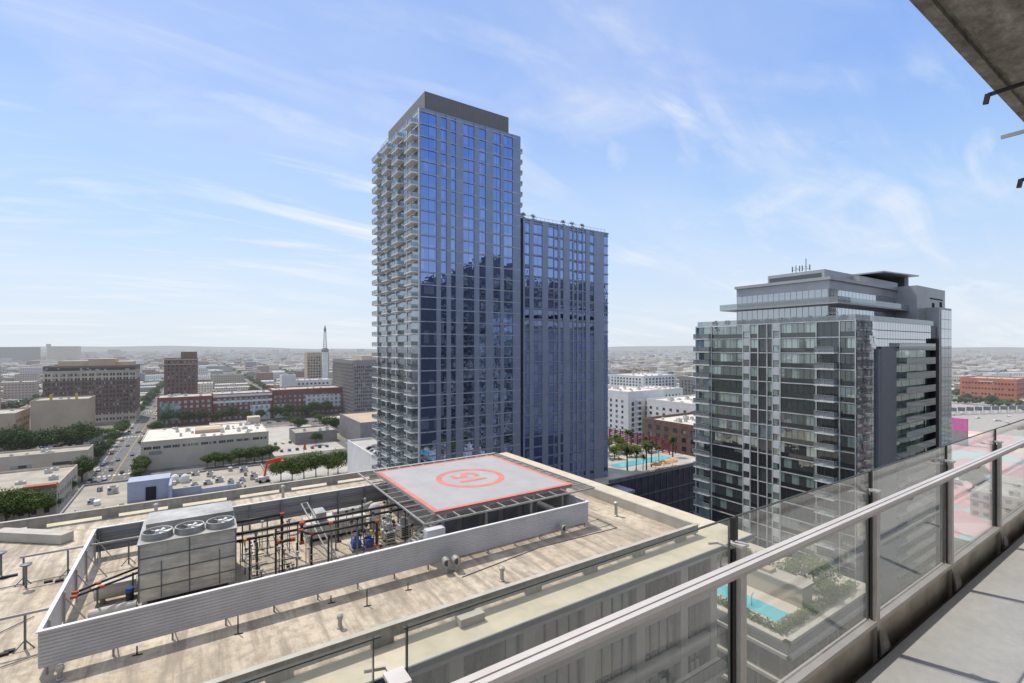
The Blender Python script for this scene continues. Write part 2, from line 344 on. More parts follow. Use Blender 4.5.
# ------------------------------------------------------------------ mesh builder
ORG = {}
class MB:
    def __init__(s): s.v = []; s.f = []; s.mi = []; s.m = 0; s.tone = []
    def add(s, vs, fs):
        b = len(s.v); s.v += [tuple(p) for p in vs]
        for f in fs: s.f.append(tuple(b+i for i in f)); s.mi.append(s.m)
        return s
    def box(s, x0, x1, y0, y1, z0, z1):
        if x0 > x1: x0, x1 = x1, x0
        if y0 > y1: y0, y1 = y1, y0
        return s.add([(x0,y0,z0),(x1,y0,z0),(x1,y1,z0),(x0,y1,z0),(x0,y0,z1),(x1,y0,z1),(x1,y1,z1),(x0,y1,z1)],
              [(0,3,2,1),(4,5,6,7),(0,1,5,4),(1,2,6,5),(2,3,7,6),(3,0,4,7)])
    def quad(s, *p): return s.add(p, [tuple(range(len(p)))])
    def bar(s, p, q, w=.1, h=None):
        h = h or w; p = Vector(p); q = Vector(q); d = (q-p).normalized()
        up = Vector((0,0,1)) if abs(d.z) < .95 else Vector((0,1,0))
        a = d.cross(up).normalized()*(w/2); b = a.cross(d).normalized()*(h/2)
        vs = [p-a-b,p+a-b,p+a+b,p-a+b,q-a-b,q+a-b,q+a+b,q-a+b]
        return s.add(vs, [(0,1,2,3),(7,6,5,4),(0,4,5,1),(1,5,6,2),(2,6,7,3),(3,7,4,0)])
    def cyl(s, p, q, r, n=10, r2=None, caps=True):
        r2 = r if r2 is None else r2; p = Vector(p); q = Vector(q); d = (q-p).normalized()
        up = Vector((0,0,1)) if abs(d.z) < .95 else Vector((1,0,0))
        a = d.cross(up).normalized(); b = a.cross(d)
        vs = []
        for c, rr in ((p, r), (q, r2)):
            for i in range(n):
                t = 2*math.pi*i/n; vs.append(c+(a*math.cos(t)+b*math.sin(t))*rr)
        fs = [(i, n+i, n+(i+1) % n, (i+1) % n) for i in range(n)]
        if caps: fs += [tuple(range(n)), tuple(range(2*n-1, n-1, -1))]
        return s.add(vs, fs)
    def pipe(s, pts, r, n=8):
        for a, b in zip(pts, pts[1:]): s.cyl(a, b, r, n)
        return s
    def lathe(s, c, prof, n=12):
        vs = []
        for (r, z) in prof:
            for i in range(n):
                t = 2*math.pi*i/n; vs.append((c[0]+r*math.cos(t), c[1]+r*math.sin(t), c[2]+z))
        fs = []
        for k in range(len(prof)-1):
            for i in range(n):
                j = (i+1) % n; fs.append((k*n+i, k*n+j, (k+1)*n+j, (k+1)*n+i))
        fs.append(tuple(range(n-1, -1, -1))); fs.append(tuple(range((len(prof)-1)*n, len(prof)*n)))
        return s.add(vs, fs)
    def prism(s, pts, y0, y1):      # outline in x,z extruded along y
        n = len(pts); vs = [(x, y0, z) for x, z in pts]+[(x, y1, z) for x, z in pts]
        return s.add(vs, [tuple(range(n)), tuple(range(2*n-1, n-1, -1))]+[(i, i+n, (i+1) % n+n, (i+1) % n) for i in range(n)])
    def ring(s, c, r0, r1, n=48):
        vs = []
        for r in (r0, r1):
            for i in range(n):
                t = 2*math.pi*i/n; vs.append((c[0]+r*math.cos(t), c[1]+r*math.sin(t), c[2]))
        return s.add(vs, [(i, n+i, n+(i+1) % n, (i+1) % n) for i in range(n)])
    def build(s, name, mats, parent=None, smooth=False, kind=None):
        if not isinstance(mats, (list, tuple)): mats = [mats]
        org = ORG.get(parent.name, Vector((0,0,0))) if parent else Vector((0,0,0))
        me = bpy.data.meshes.new(name)
        me.from_pydata([(v[0]-org[0], v[1]-org[1], v[2]-org[2]) for v in s.v], [], s.f)
        for m in mats: me.materials.append(M[m] if isinstance(m, str) else m)
        me.polygons.foreach_set('material_index', s.mi)
        if smooth: me.polygons.foreach_set('use_smooth', [True]*len(s.f))
        if s.tone:
            a = me.color_attributes.new('tone', 'FLOAT_COLOR', 'CORNER'); buf = []
            for f, t in zip(s.f, s.tone): buf += (*t, 1.)*len(f)
            a.data.foreach_set('color', buf)
        me.update()
        o = bpy.data.objects.new(name, me); COL.objects.link(o)
        if parent: o.parent = parent
        ORG[o.name] = org
        if kind: o['kind'] = kind
        return o

def tag(o, label, cat, group=None):
    o['label'] = label; o['category'] = cat
    if group: o['group'] = group
    return o
def thing(name, label, cat, loc=(0,0,0), group=None):
    o = bpy.data.objects.new(name, None); COL.objects.link(o); o.location = loc; o.empty_display_size = .5
    ORG[o.name] = Vector(loc); return tag(o, label, cat, group)
def struct(name, mb, m): return mb.build(name, m, kind='structure')
def dup(root, loc, rz=0, scale=1, label=None, group=None, swap=None):
    def cp(o, par):
        c = o.copy(); COL.objects.link(c)
        if par: c.parent = par
        for ch in kids.get(o, ()): cp(ch, c)
        return c
    kids = {}
    def walk(o):
        kids[o] = list(o.children)
        for c in o.children: walk(c)
    walk(root)
    r = cp(root, None); r.location = loc; r.rotation_euler = (0, 0, rz); r.scale = (scale,)*3
    if label: r['label'] = label
    if group: r['group'] = group
    return r

def fbox(mb, face, c, u0, u1, z0, z1, out, inn=.1):
    if face == '-Y': mb.box(u0, u1, c-out, c+inn, z0, z1)
    elif face == '+Y': mb.box(u0, u1, c-inn, c+out, z0, z1)
    elif face == '-X': mb.box(c-out, c+inn, u0, u1, z0, z1)
    else: mb.box(c-inn, c+out, u0, u1, z0, z1)
def fcen(face, c, u, z): return Vector((u, c, z)) if face[1] == 'Y' else Vector((c, u, z))

def windows(parent, specs, m, name='window', cap=100, sub=None):
    """specs: (face, c, u0, u1, z0, z1, out); the largest-looking become parts of their own, the rest one stuff part"""
    def size(s):
        p = fcen(s[0], s[1], (s[2]+s[3])/2, (s[4]+s[5])/2)-Vector((0, 0, HC)); d = p.length
        nrm = abs(p.y if s[0][1] == 'Y' else p.x)/d
        return -(s[3]-s[2])*(s[5]-s[4])*nrm/d/d
    specs = sorted(specs, key=size)
    for s in specs[:cap]:
        mb = MB(); fbox(mb, *s); o = mb.build(name, m, parent)
    if len(specs) > cap:
        mb = MB()
        for s in specs[cap:]: fbox(mb, *s)
        mb.build(name, m, parent, kind='stuff')

# ------------------------------------------------------------------ setting: ground, roads
g = MB(); g.quad((-26000,-9000,0),(26000,-9000,0),(26000,34000,0),(-26000,34000,0)); struct('ground', g, 'ground')
rd = MB(); 
XS = [-38+125*k for k in range(-34, 60)]; YS = [337+170*k for k in range(-2, 28)]
for x in XS: w_ = 11 if x == -38 else 7.5; rd.quad((x-w_, -40, .05), (x+w_, -40, .05), (x+w_, 3200, .05), (x-w_, 3200, .05))
struct('road', rd, 'asphalt')
rd = MB()
for y in YS: rd.quad((-4300, y-9, .10), (7400, y-9, .10), (7400, y+9, .10), (-4300, y+9, .10))
struct('cross_road', rd, 'asphalt')
pv = MB()
for (x0, x1) in ((-52.5, -48), (-28, -25)):
    for k in range(1, 4): pv.box(x0, x1, YS[k]+12, YS[k+1]-12, 0, .22)
struct('pavement', pv, 'paving')
mk = MB()
for k in range(0, 6):
    y = YS[k+1]
    for i in range(9):
        mk.box(-47.5+i*2.2, -46.3+i*2.2, y-15, y-11.5, .07, .115); mk.box(-47.5+i*2.2, -46.3+i*2.2, y+11.5, y+15, .07, .115)
for k in range(90): mk.box(-44.2, -44.0, 195+k*9, 199+k*9, .07, .11); mk.box(-32.6, -32.4, 195+k*9, 199+k*9, .07, .11)
struct('road_marking', mk, 'paint')
mk = MB(); mk.box(-38.35, -38.2, 190, 1400, .07, .112); mk.box(-38., -37.85, 190, 1400, .07, .112); struct('centre_line', mk, 'ypaint')
lot = MB(); lot.quad((20, 190, .15), (175, 190, .15), (175, 318, .15), (20, 318, .15))
lot.quad((44, 352, .15), (90, 352, .15), (90, 480, .15), (44, 480, .15)); struct('parking_lot', lot, 'lot')
hl = MB()
for i in range(80):
    a0 = R(-62+i*2.2); a1 = R(-62+(i+1)*2.2); d = 21000
    def hh(k): return 95+45*math.sin(k*.21)+30*math.sin(k*.53+1)+14*math.sin(k*1.7)
    p = [(d*math.sin(a0+HEAD), d*math.cos(a0+HEAD)), (d*math.sin(a1+HEAD), d*math.cos(a1+HEAD))]
    hl.quad((*p[0], 0), (*p[1], 0), (p[1][0]*1.1, p[1][1]*1.1, hh(i+1)), (p[0][0]*1.1, p[0][1]*1.1, hh(i)))
struct('hills', hl, 'hill')

# ------------------------------------------------------------------ trees
def clump_crown(rn, blobs, n, size, mb):
    for _ in range(n):
        c, rad = rn.choices(blobs, weights=[b[1]**2 for b in blobs])[0]
        d = Vector((rn.gauss(0,1), rn.gauss(0,1), rn.gauss(0,1))).normalized()
        p = Vector(c)+Vector((d.x*rad, d.y*rad, d.z*rad*.75))*(rn.uniform(.55, 1.08))
        a = Vector((rn.gauss(0,1), rn.gauss(0,1), rn.gauss(0,.7))).normalized(); b = a.cross(d+Vector((.01,.02,.03))).normalized()
        s_ = size*rn.uniform(.6, 1.3)
        mb.add([p-a*s_, p-b*s_*.6, p+a*s_, p+b*s_*.6], [(0,1,2,3)])
def make_tree(h, r, seed, leaf, n=1300, size=.33, wide=1.):
    rn = random.Random(seed)
    t = thing('tree', 'x', 'tree')
    tr = MB(); tr.cyl((0,0,0), (.1,.05,h*.45), .28, 9, .18, False); limbs = []
    blobs = []
    for i in range(7):
        a = i*2.4+rn.random(); rr = r*rn.uniform(.35, .72)*wide
        c = (math.cos(a)*rr, math.sin(a)*rr, h*rn.uniform(.52, .82)); blobs.append((c, r*rn.uniform(.38, .6)))
        tr.cyl((.1,.05,h*.36), c, .13, 6, .04, False)
    blobs.append(((0, 0, h*.84), r*.6))
    tr.build('trunk', 'bark', t)
    cr = MB(); clump_crown(rn, blobs, n, size, cr); cr.build('crown', leaf, t)
    return t
TREES = {'broad': make_tree(9, 5.2, 1, 'leaf', 2600, .34), 'dark': make_tree(13, 6.5, 2, 'leafd', 2600, .42), 'round': make_tree(7, 4, 3, 'leafl', 1600, .28),
         'ficus': make_tree(11, 7, 4, 'leaf', 3400, .36)}
used = set()
def plant(kind, x, y, z=0, sc=1., label='', group=None, cat='tree'):
    t = TREES[kind]
    if kind not in used:
        used.add(kind); t.location = (x, y, z); t.scale = (sc,)*3; t['label'] = label; t['category'] = cat
        if group: t['group'] = group
        t.rotation_euler = (0, 0, rnd.random()*6); return t
    o = dup(t, (x, y, z), rnd.random()*6, sc, label, group); o['category'] = cat
    if not group and 'group' in o: del o['group']
    return o
def make_palm(h, seed):
    rn = random.Random(seed); t = thing('palm_tree', 'x', 'palm tree')
    MB().cyl((0,0,0), (.15,.1,h), .22, 8, .15, False).build('trunk', 'bark', t)
    cr = MB()
    for i in range(26):
        a = i*2.399; el = rn.uniform(-.5, 1.1); L = rn.uniform(2., 2.7); p = Vector((.15,.1,h)); dirn = Vector((math.cos(a)*math.cos(el), math.sin(a)*math.cos(el), math.sin(el)))
        side = Vector((-math.sin(a), math.cos(a), 0))
        for k in range(6):
            q = p+dirn*(L/6); w = .32*(1-abs(k-2)/6); 
            cr.add([p-side*w+Vector((0,0,-.1)), p, q, q-side*w*.8+Vector((0,0,-.12))], [(0,1,2,3)]); cr.add([p, p+side*w+Vector((0,0,-.1)), q+side*w*.8+Vector((0,0,-.12)), q], [(0,1,2,3)])
            p = q; dirn = (dirn+Vector((0,0,-.22))).normalized()
    cr.build('crown', 'palm', t); return t
PALM = make_palm(7.5, 5); palm_used = [0]
def palm(x, y, z, sc, label, group=None):
    if not palm_used[0]: palm_used[0] = 1; o = PALM; o.location = (x,y,z); o.scale = (sc,)*3
    else: o = dup(PALM, (x,y,z), rnd.random()*6, sc)
    o['label'] = label
    if group: o['group'] = group
    return o

# ------------------------------------------------------------------ cars
def make_car(body):
    t = thing('parked_car', 'x', 'car')
    b = MB(); pts = [(-2.2,.35),(2.2,.35),(2.25,.75),(1.25,.95),(.6,1.42),(-1.1,1.45),(-1.75,1.0),(-2.25,.9)]
    b.prism(pts, -.88, .88); b.build('body', body, t)
    g_ = MB(); g_.prism([(1.15,.97),(.58,1.36),(-1.05,1.38),(-1.62,1.0)], -.90, .90); g_.build('window', 'carglass', t)
    for x in (-1.35, 1.4):
        for y in (-.82, .82): MB().cyl((x, y-.11, .33), (x, y+.11, .33), .33, 10).build('wheel', 'tyre', t)
    return t
CARS = [('black', make_car('cark')), ('white', make_car('carw')), ('silver', make_car('cars')), ('dark red', make_car('carr')), ('blue', make_car('carb'))]
car_used = set()
def car(i, x, y, z, rz, where, group):
    c, o = CARS[i]
    if i not in car_used: car_used.add(i); o.location = (x,y,z); o.rotation_euler = (0,0,rz)
    else: o = dup(o, (x,y,z), rz)
    o['label'] = f'{c} parked car {where}'; o['group'] = group
    return o

# ------------------------------------------------------------------ mid-ground buildings
KEEP = []     # rectangles the filler city must leave free
def keep(x0, x1, y0, y1, m=6): KEEP.append((x0-m, x1+m, y0-m, y1+m))
def building(name, label, cat, x0, x1, y0, y1, z, wall, roof='flatroof', wins=None, winm='win', base=0, units=3, parapet=.9, seed=0, cap=100):
    t = thing(name, label, cat, ((x0+x1)/2, (y0+y1)/2, base))
    keep(x0, x1, y0, y1)
    MB().box(x0, x1, y0, y1, base, z-.3).build('wall', wall, t)
    r = MB(); r.box(x0+.3, x1-.3, y0+.3, y1-.3, z-.3, z-.05); rf = r.build('roof', roof, t)
    p = MB(); w = .35; pz = z-.05+parapet
    p.box(x0-.03, x1+.03, y0-.03, y0+w, z-.4, pz); p.box(x0-.03, x1+.03, y1-w, y1+.03, z-.4, pz); p.box(x0-.03, x0+w, y0+w, y1-w, z-.4, pz); p.box(x1-w, x1+.03, y0+w, y1-w, z-.4, pz)
    p.build('parapet', wall, t)
    sp = []
    for (face, du, dz, wu, wz, z0, z1) in (wins or []):
        c = {'-Y': y0, '-X': x0, '+X': x1}[face]; a, b = (x0, x1) if face == '-Y' else (y0, y1)
        n = max(1, int((b-a-1.)/du)); o_ = ((b-a)-n*du)/2
        k = z0
        while k+wz <= z1:
            for i in range(n):
                u = a+o_+i*du+(du-wu)/2; sp.append((face, c, u, u+wu, k, k+wz, .06 if y0 < 480 else .22))
            k += dz
    windows(t, sp, winm, cap=cap)
    rn = random.Random(seed+int(x0*7+y0*13))
    for i in range(units*2):
        ux = rn.uniform(x0+3, x1-5); uy = rn.uniform(y0+3, y1-5); s_ = rn.uniform(.8, 2.6); hh = rn.uniform(.5, 2.)
        u = MB(); u.box(ux, ux+s_*1.4, uy, uy+s_, z-.05, z+hh); u.m = 1; u.cyl((ux+s_*.7, uy+s_*.5, z+hh), (ux+s_*.7, uy+s_*.5, z+hh+.12), s_*.36, 10)
        u.build('rooftop_unit', ['mech', 'fan'], t)
    return t

keep(22, 72, 190, 345, 0); keep(-120, -49, 180, 282, 0)
# 1 warehouse with strip windows
WZ = 16.6
w = building('warehouse', 'long cream warehouse with a row of strip windows under a white roof', 'warehouse', -26.4, 40.6, 353, 405, WZ, 'cream', 'whiteroof', None, units=16, parapet=.5)
sp = []
for k in range(7):
    for j in range(2):
        for q in range(3):
            u = -25+k*9.4+j*4.3+q*1.25; sp.append(('-Y', 353, u, u+1.1, 12.2, 13.7, .07))
windows(w, sp, 'win')
q = MB(); q.box(-22.5, -16.5, 352.85, 352.99, 9., 11.); q.build('wall_panel', 'greyb', w)
q = MB(); q.box(0, 16, 370, 384, WZ, WZ+2.2); q.build('skylight', 'beige', w)
q = MB(); q.box(32, 40, 395, 404, WZ, WZ+5); q.build('stair_tower', 'cream', w)
# 2 L-shaped cream buildings on the left
building('low_building', 'long low cream building with a bright flat roof beyond the red tiled one', 'building', -150, -49.4, 350, 368, 15, 'cream', 'paleroof', [('-Y', 16, 20, 8, 1.6, 9, 14), ('+X', 6, 5, 2, 2, 3, 13)], units=4)
q = building('low_building', 'raised pale roof block in front of the dark row of trees', 'building', -150, -98, 368.5, 400, 19, 'cream', 'paleroof', None, units=3)
b = building('cream_house', 'cream corner building with a short red tiled roof edge', 'building', -96, -49.8, 281, 325, 12, 'cream', 'paleroof', [('+X', 4, 4.5, 1.5, 2.2, 2, 11), ('-Y', 4, 4.5, 1.7, 2.6, 1.5, 11)], units=5, seed=4)
q = MB(); q.prism([(-61, 12.2), (-49.4, 12.2), (-50, 13.6), (-60.4, 13.6)], 280, 284); q.build('tiled_roof', 'tile', b)
# 3 mid-rise right behind the helipad roof
d = building('flat_roofed_building', 'large flat roof cluttered with vents and ducts just behind the concrete parapet', 'building', -27, 19, 82, 184, 32, 'greyb', 'paleroof', [('-X', 5, 3.6, 2.2, 1.8, 3, 30)], units=0, parapet=.5)
q = MB(); q.box(-14.6, -5.6, 158, 164, 32, 37.2); q.box(-5.5, 1.5, 157, 157.6, 32, 34.2); q.box(1.5, 10, 156.5, 157.1, 32, 33.4); q.box(-5.6, -5, 150, 158, 32, 37); q.build('penthouse', 'bluegrey', d)
q = MB(); q.box(-10.8, -8.6, 157.8, 158.02, 32, 35.4); q.build('door', 'dark', d)
for i, (ux, uy) in enumerate([(-1, 165), (2, 166), (5, 167), (-3, 160), (8, 163), (11, 164), (14, 165), (9.5, 158), (-20, 170), (-22, 150), (-18, 142), (-12, 146), (-23, 162), (-9, 172), (3, 176), (12, 177), (-1, 180), (-16, 152), (-20, 134), (-6, 148)]):
    s_ = rnd.uniform(1.3, 2.2); u = MB(); u.box(ux, ux+s_*1.2, uy, uy+s_, 32, 32+rnd.uniform(.9, 1.8)); zt = max(v[2] for v in u.v)
    u.m = 1; u.cyl((ux+s_*.6, uy+s_*.5, zt), (ux+s_*.6, uy+s_*.5, zt+.15), s_*.42, 12); u.cyl((ux+s_*.3, uy-.03, zt-.5), (ux+s_*.3, uy-.06, zt-.5), s_*.2, 10); u.build('rooftop_unit', ['mech', 'fan'], d)
for i in range(60):
    ux, uy = rnd.uniform(-25, 17), rnd.uniform(118, 181)
    if -16 < ux < 11 and 154 < uy < 166: continue
    u = MB(); s_ = rnd.uniform(.4, 1.2); u.box(ux, ux+s_, uy, uy+s_*rnd.uniform(.6, 2), 32, 32+rnd.uniform(.3, 1.3))
    if i % 3 == 0: u.m = 1; u.cyl((ux+s_/2, uy-.2, 32), (ux+s_/2, uy-.2, 33.4), .14, 7)
    u.build('rooftop_unit', [['capw', 'mech', 'galvd', 'greyb'][i % 4], 'steel'], d)
for i in range(9):
    ux, uy = rnd.uniform(-25, 10), rnd.uniform(120, 150); u = MB(); u.pipe([(ux, uy, 32.4), (ux+rnd.uniform(3, 9), uy+rnd.uniform(-.5, .5), 32.4), (ux+8, uy+5, 32.4)], .25); u.build('duct', 'galvd', d)
for ux, uy in ((-5, 174), (-2.5, 173)):
    u = MB(); u.lathe((ux, uy, 32), [(1.2, 0), (1.2, 1.2), (1., 1.9), (.6, 2.3), (.1, 2.5)]); u.build('dome_vent', 'white', d)
# red boom
bx, by = 17.3, 160.5
t = thing('boom_lift', 'bright orange red bent boom sticking up behind the parapet', 'boom lift', (bx, by, 32))
q = MB(); q.box(bx-1.6, bx+1.2, by-1, by+1, 32.5, 33.6); q.build('base', 'mech', t)
for dx in (-1.2, .8):
    for dy in (-1.05, 1.05): MB().cyl((bx+dx, by+dy-.15, 32.4), (bx+dx, by+dy+.15, 32.4), .45, 10).build('wheel', 'tyre', t)
q = MB(); q.bar((bx, by, 33.4), (bx+.9, by+1, 37.6), .5, .7); q.bar((bx+.8, by+1, 37.5), (bx+4.4, by, 38.3), .6, .95); q.build('boom', 'redsteel', t)
q = MB(); q.box(bx+4.4, bx+5.3, by-.6, by+.5, 37.6, 37.75)
for c in ((4.45,-.55),(5.25,-.55),(4.45,.45),(5.25,.45)): q.bar((bx+c[0], by+c[1], 37.7), (bx+c[0], by+c[1], 38.8), .06)
q.build('basket', 'redsteel', t)
# 4 cream office block
z = 54
t = building('office_block', 'wide eight storey brick office block with cream top storeys and a penthouse', 'office building', -117, -49.2, 607, 650, z, 'brick', 'flatroof', None, units=4, parapet=1.)
keep(-49.2, -49, 607, 650)
q = MB(); q.box(-117.1, -49.1, 606.8, 650, 41.2, 49.5); q.box(-117.2, -49., 606.6, 650, 0, 9); q.box(-118, -48.4, 606.1, 651, 49.5, 50.3); q.build('cream_band', 'cream', t)
q = MB(); q.box(-116, -50.5, 606.7, 649, 50.3, 53); q.build('top_storey', 'win', t)
q = MB(); q.box(-108, -86, 615, 640, z, z+5.5); q.box(-86, -66, 612, 640, z, z+7.5); q.box(-66, -52, 615, 640, z, z+4.5); q.build('penthouse', 'beige', t)
q = MB()
for i in range(27): q.box(-117+i*2.6, -116.2+i*2.6, 606.75, 607.2, 9, 41.2)
q.build('pilaster', 'brick', t)
sp = []
for k in range(11):
    for i in range(13):
        for j in range(2):
            u = -116+i*5.15+j*2.1; zz = 1.5+k*4.2+(1.4 if k else 0)
            if zz > 46: continue
            sp.append(('-Y', 606.8 if zz > 40 or k < 2 else 607, u+.5, u+2., zz+.3, zz+2.7, .25))
windows(t, sp, 'win', cap=100)
# 5 beige blank building and neighbours
t = building('theatre_building', 'plain windowless beige block standing before the brick office block', 'building', -112, -75.9, 543, 575, 28, 'beige', 'flatroof', None, units=1)
for x in (-101, -85): MB().box(x, x+1.6, 545, 547, 28, 33).build('chimney', 'yellow', t)
building('beige_building', 'small beige annexe at the far left in front of the apartment tower', 'building', -175, -118, 530, 570, 20, 'beige', 'flatroof', [('+X', 5, 5, 2, 2, 3, 18)], units=2)
t = building('apartment_tower', 'beige apartment tower with stacked balconies cut off by the left edge', 'apartment building', -205, -152, 600, 640, 54, 'cream', 'flatroof', [('-Y', 5, 3.6, 3, 2, 3, 52), ('+X', 5, 3.6, 3, 2, 3, 52)], units=2)
for k in range(14): MB().box(-160, -152, 598.6, 600, 4+k*3.6, 4.9+k*3.6).build('balcony', 'slab', t)
t = building('shed_building', 'pale low building with a shallow pitched roof behind the dark trees', 'building', -92, -66, 470, 500, 6, 'white', 'whiteroof', None, units=0)
q = MB(); q.add([(-93,469,6.2),(-65,469,6.2),(-65,501,6.2),(-93,501,6.2),(-79,480,10.5),(-79,490,10.5)], [(0,1,4),(1,2,5,4),(2,3,5),(3,0,4,5)]); q.build('pitched_roof', 'paleroof', t)
building('corner_shop', 'small pale roofed shop with dark front under the clipped green hedge', 'shop', -74, -50.5, 398, 428, 8, 'greyb', 'paleroof', [('+X', 4, 9, 3, 3, .8, 6)], units=6, seed=3)
t = thing('hedge', 'long bright green clipped hedge along the terrace beside the street', 'hedge', (-62, 470, 0)); keep(-78, -50, 462, 475)
hb = MB(); rn = random.Random(4); MB().box(-77, -52, 463, 473, 0, 8).build('planter', 'greyb', t)
clump_crown(rn, [((-76+i*1.6, 468, 10), 2.6) for i in range(16)], 5200, .38, hb); hb.build('foliage', 'leafl', t)
# 6 dark brick tower
t = building('brick_tower', 'tall dark brown brick tower with a penthouse at its right corner', 'tower', -27, 2.6, 618, 650, 60, 'brick', 'flatroof', [('-Y', 3.6, 4., 1.5, 2.2, 4, 59)], units=2)
q = MB(); q.box(-12.5, 2, 620, 645, 60, 68); q.build('penthouse', 'brick', t); q = MB(); q.box(-27.5, 3.1, 617.4, 650.5, 54.4, 55); q.box(-27.4, 3, 617.5, 650.4, 59.4, 60.2); q.build('cornice', 'cream', t)
# 7 brick and white apartments
for (x0, x1, y0, z, wall, lab) in ((-28.7, 14, 542, 25.6, 'redbrick', 'red brick apartment block with a pale glass mural at its left end'),
                                  (14.5, 66, 544, 26.5, 'redbrick', 'red brick apartment block with a white top storey, middle of the row'),
                                  (66.5, 136.6, 545, 28, 'redbrick', 'red brick apartment block with white bays at the right end of the row')):
    t = building('apartment_block', lab, 'apartment building', x0, x1, y0, y0+38, z, wall, 'flatroof', [('-Y', 4.6, 4.5, 2.4, 2.6, 2.2, z-1.5)], winm='mglass', units=4)
    if x0 < -20: q = MB(); q.box(-27, -12, 541.8, 541.95, 5, 21); q.build('mural_panel', 'mglass', t)
    elif x0 < 20: q = MB(); q.box(14.6, 65.9, 543.9, 582, 18.4, 20.6); q.box(14.6, 65.9, 543.9, 543.98, 24.2, 26.4); q.box(46, 64, 543.92, 543.97, 0, 15); q.build('white_panel', 'white', t)
    else: q = MB(); q.box(98, 134, 544.93, 544.97, 8, 22); q.box(68, 80, 544.93, 544.97, 0, 14); q.build('white_panel', 'white', t)
# dark office with ribbed sides
t = building('dark_office_block', 'dark grey office block with long louvred side, left of the glass tower', 'office building', 136, 190, 501, 590, 58.5, 'greyb', 'flatroof', [('-Y', 2.2, 3.7, 1.2, 2.2, 3, 57)], units=3, cap=60)
q = MB()
for k in range(15): q.box(135.4, 136, 501.5, 589, 3+k*3.7, 4.5+k*3.7)
q.build('louvre', 'brown', t); q = MB(); q.box(150, 180, 520, 560, 58.5, 64); q.build('penthouse', 'cream', t)
# 8 lattice-topped communications tower
cx, cy = at(324, 388, 72)
cx, cy = 170, 788
t = thing('radio_mast', 'slender white mast with a dark finial rising above the beige block', 'mast', (cx, cy, 0)); keep(cx-6, cx+6, cy-6, cy+6)
q = MB(); q.box(cx-4, cx+4, cy-4, cy+4, 0, 66); q.build('shaft', 'white', t)
q = MB(); q.lathe((cx, cy, 66), [(5, 0), (6, 2), (4.6, 5), (2.8, 6)], 10); q.build('collar', 'greyb', t)
q = MB()
for a in range(4):
    ca, sa_ = math.cos(a*math.pi/2+.8), math.sin(a*math.pi/2+.8); q.bar((cx+3*ca, cy+3*sa_, 72), (cx+1.6*ca, cy+1.6*sa_, 98), .8)
for k in range(7): q.cyl((cx, cy, 74+k*3.6), (cx, cy, 75+k*3.6), 2.8-k*.15, 8)
q.build('lattice', 'white', t); q = MB(); q.lathe((cx, cy, 97), [(1.6, 0), (2.0, 4), (1.2, 7), (.2, 11)], 8); q.build('finial', 'greyb', t)
building('beige_block', 'beige mid rise block at the foot of the slender mast', 'building', 146, 179, 800, 822, 64, 'beige', 'flatroof', [('-Y', 4, 4.4, 2.4, 2.6, 3, 62)], units=2, cap=100)
building('white_building', 'bright white stepped building below the slender mast', 'building', 96, 150, 660, 690, 30, 'white', 'whiteroof', [('-Y', 5, 4.4, 2.4, 2.2, 3, 28)], units=5)
building('white_building', 'narrow white block with a taller front, left of the mast', 'building', 88, 104, 640, 656, 38, 'white', 'whiteroof', None, units=1)
# 9 small buildings near the cars
building('pavilion', 'small grey pavilion with a pale flat roof beside the street trees', 'pavilion', 62, 92, 385, 412, 8, 'greyb', 'paleroof', None, units=2)
building('grey_box_building', 'grey windowless box with a tan roof left of the tower', 'building', 100, 140, 350, 410, 17, 'greyb', 'beige', None, units=0)
g_ = building('parking_garage', 'white walled rooftop car park beside the glass tower', 'parking garage', 68, 118, 176, 262, 22, 'white', 'lot', None, units=0, parapet=1.)
for i in range(7): car([0, 0, 2, 0, 1, 2, 0][i], 72.6, 205+i*5.2, 21.95, R(8), ('of the row parked along the car park wall'), 'cars on the rooftop car park')
for i in range(4): car([1, 2, 0, 3][i], 86, 212+i*9, 21.95, R(5), ('in the second row on the rooftop car park'), 'cars in the second row of the rooftop car park')
# twin reference towers
# ------------------------------------------------------------------ main glass tower
TX0, TX1, TY, TB, TZ = 46.2, 76.1, 110.9, 143.0, 131.2
FL = 3.05
t = thing('glass_tower', 'tall blue glass residential tower with balconies stacked up its left side', 'skyscraper', (61, 127, 0)); keep(44, 112, 109, 160)
MB().box(TX0, TX1, TY, TB, 0, TZ-.3).build('wall', 'tpier', t)
def tx(px): return xy(px)*TY
strips = []
for a, b in ((197, 247), (262, 280), (295, 310), (335, 370), (387, 407), (432, 455), (467, 495)):
    strips.append((tx(360+a/3.253), tx(360+b/3.253)))
sp = []; nf = 42
for k in range(nf):
    z0 = TZ-.9-(k+1)*FL+.32
    if z0 < 4: break
    for i, (a, b) in enumerate(strips):
        n = 2 if b-a > 2.2 else 1
        for j in range(n): sp.append(('-Y', TY, a+(b-a)*j/n+.03, a+(b-a)*(j+1)/n-.03, z0, z0+FL-.36, .09))
windows(t, sp, 'tglass')
q = MB(); edges = [TX0]+[v for s_ in strips for v in s_]+[TX1]
for i in range(0, len(edges)-1, 2):
    if edges[i+1]-edges[i] > .1: 
        q.box(edges[i]+.02, edges[i+1]-.02, TY-.28, TY, 0, TZ)
q.build('pier', 'tpier', t)
q = MB()
for k in range(nf): z0 = TZ-.9-k*FL; q.box(TX0-.05, TX1+.02, TY-.31, TY+.1, z0-.03, z0+.22)
q.build('floor_band', 'tband', t)
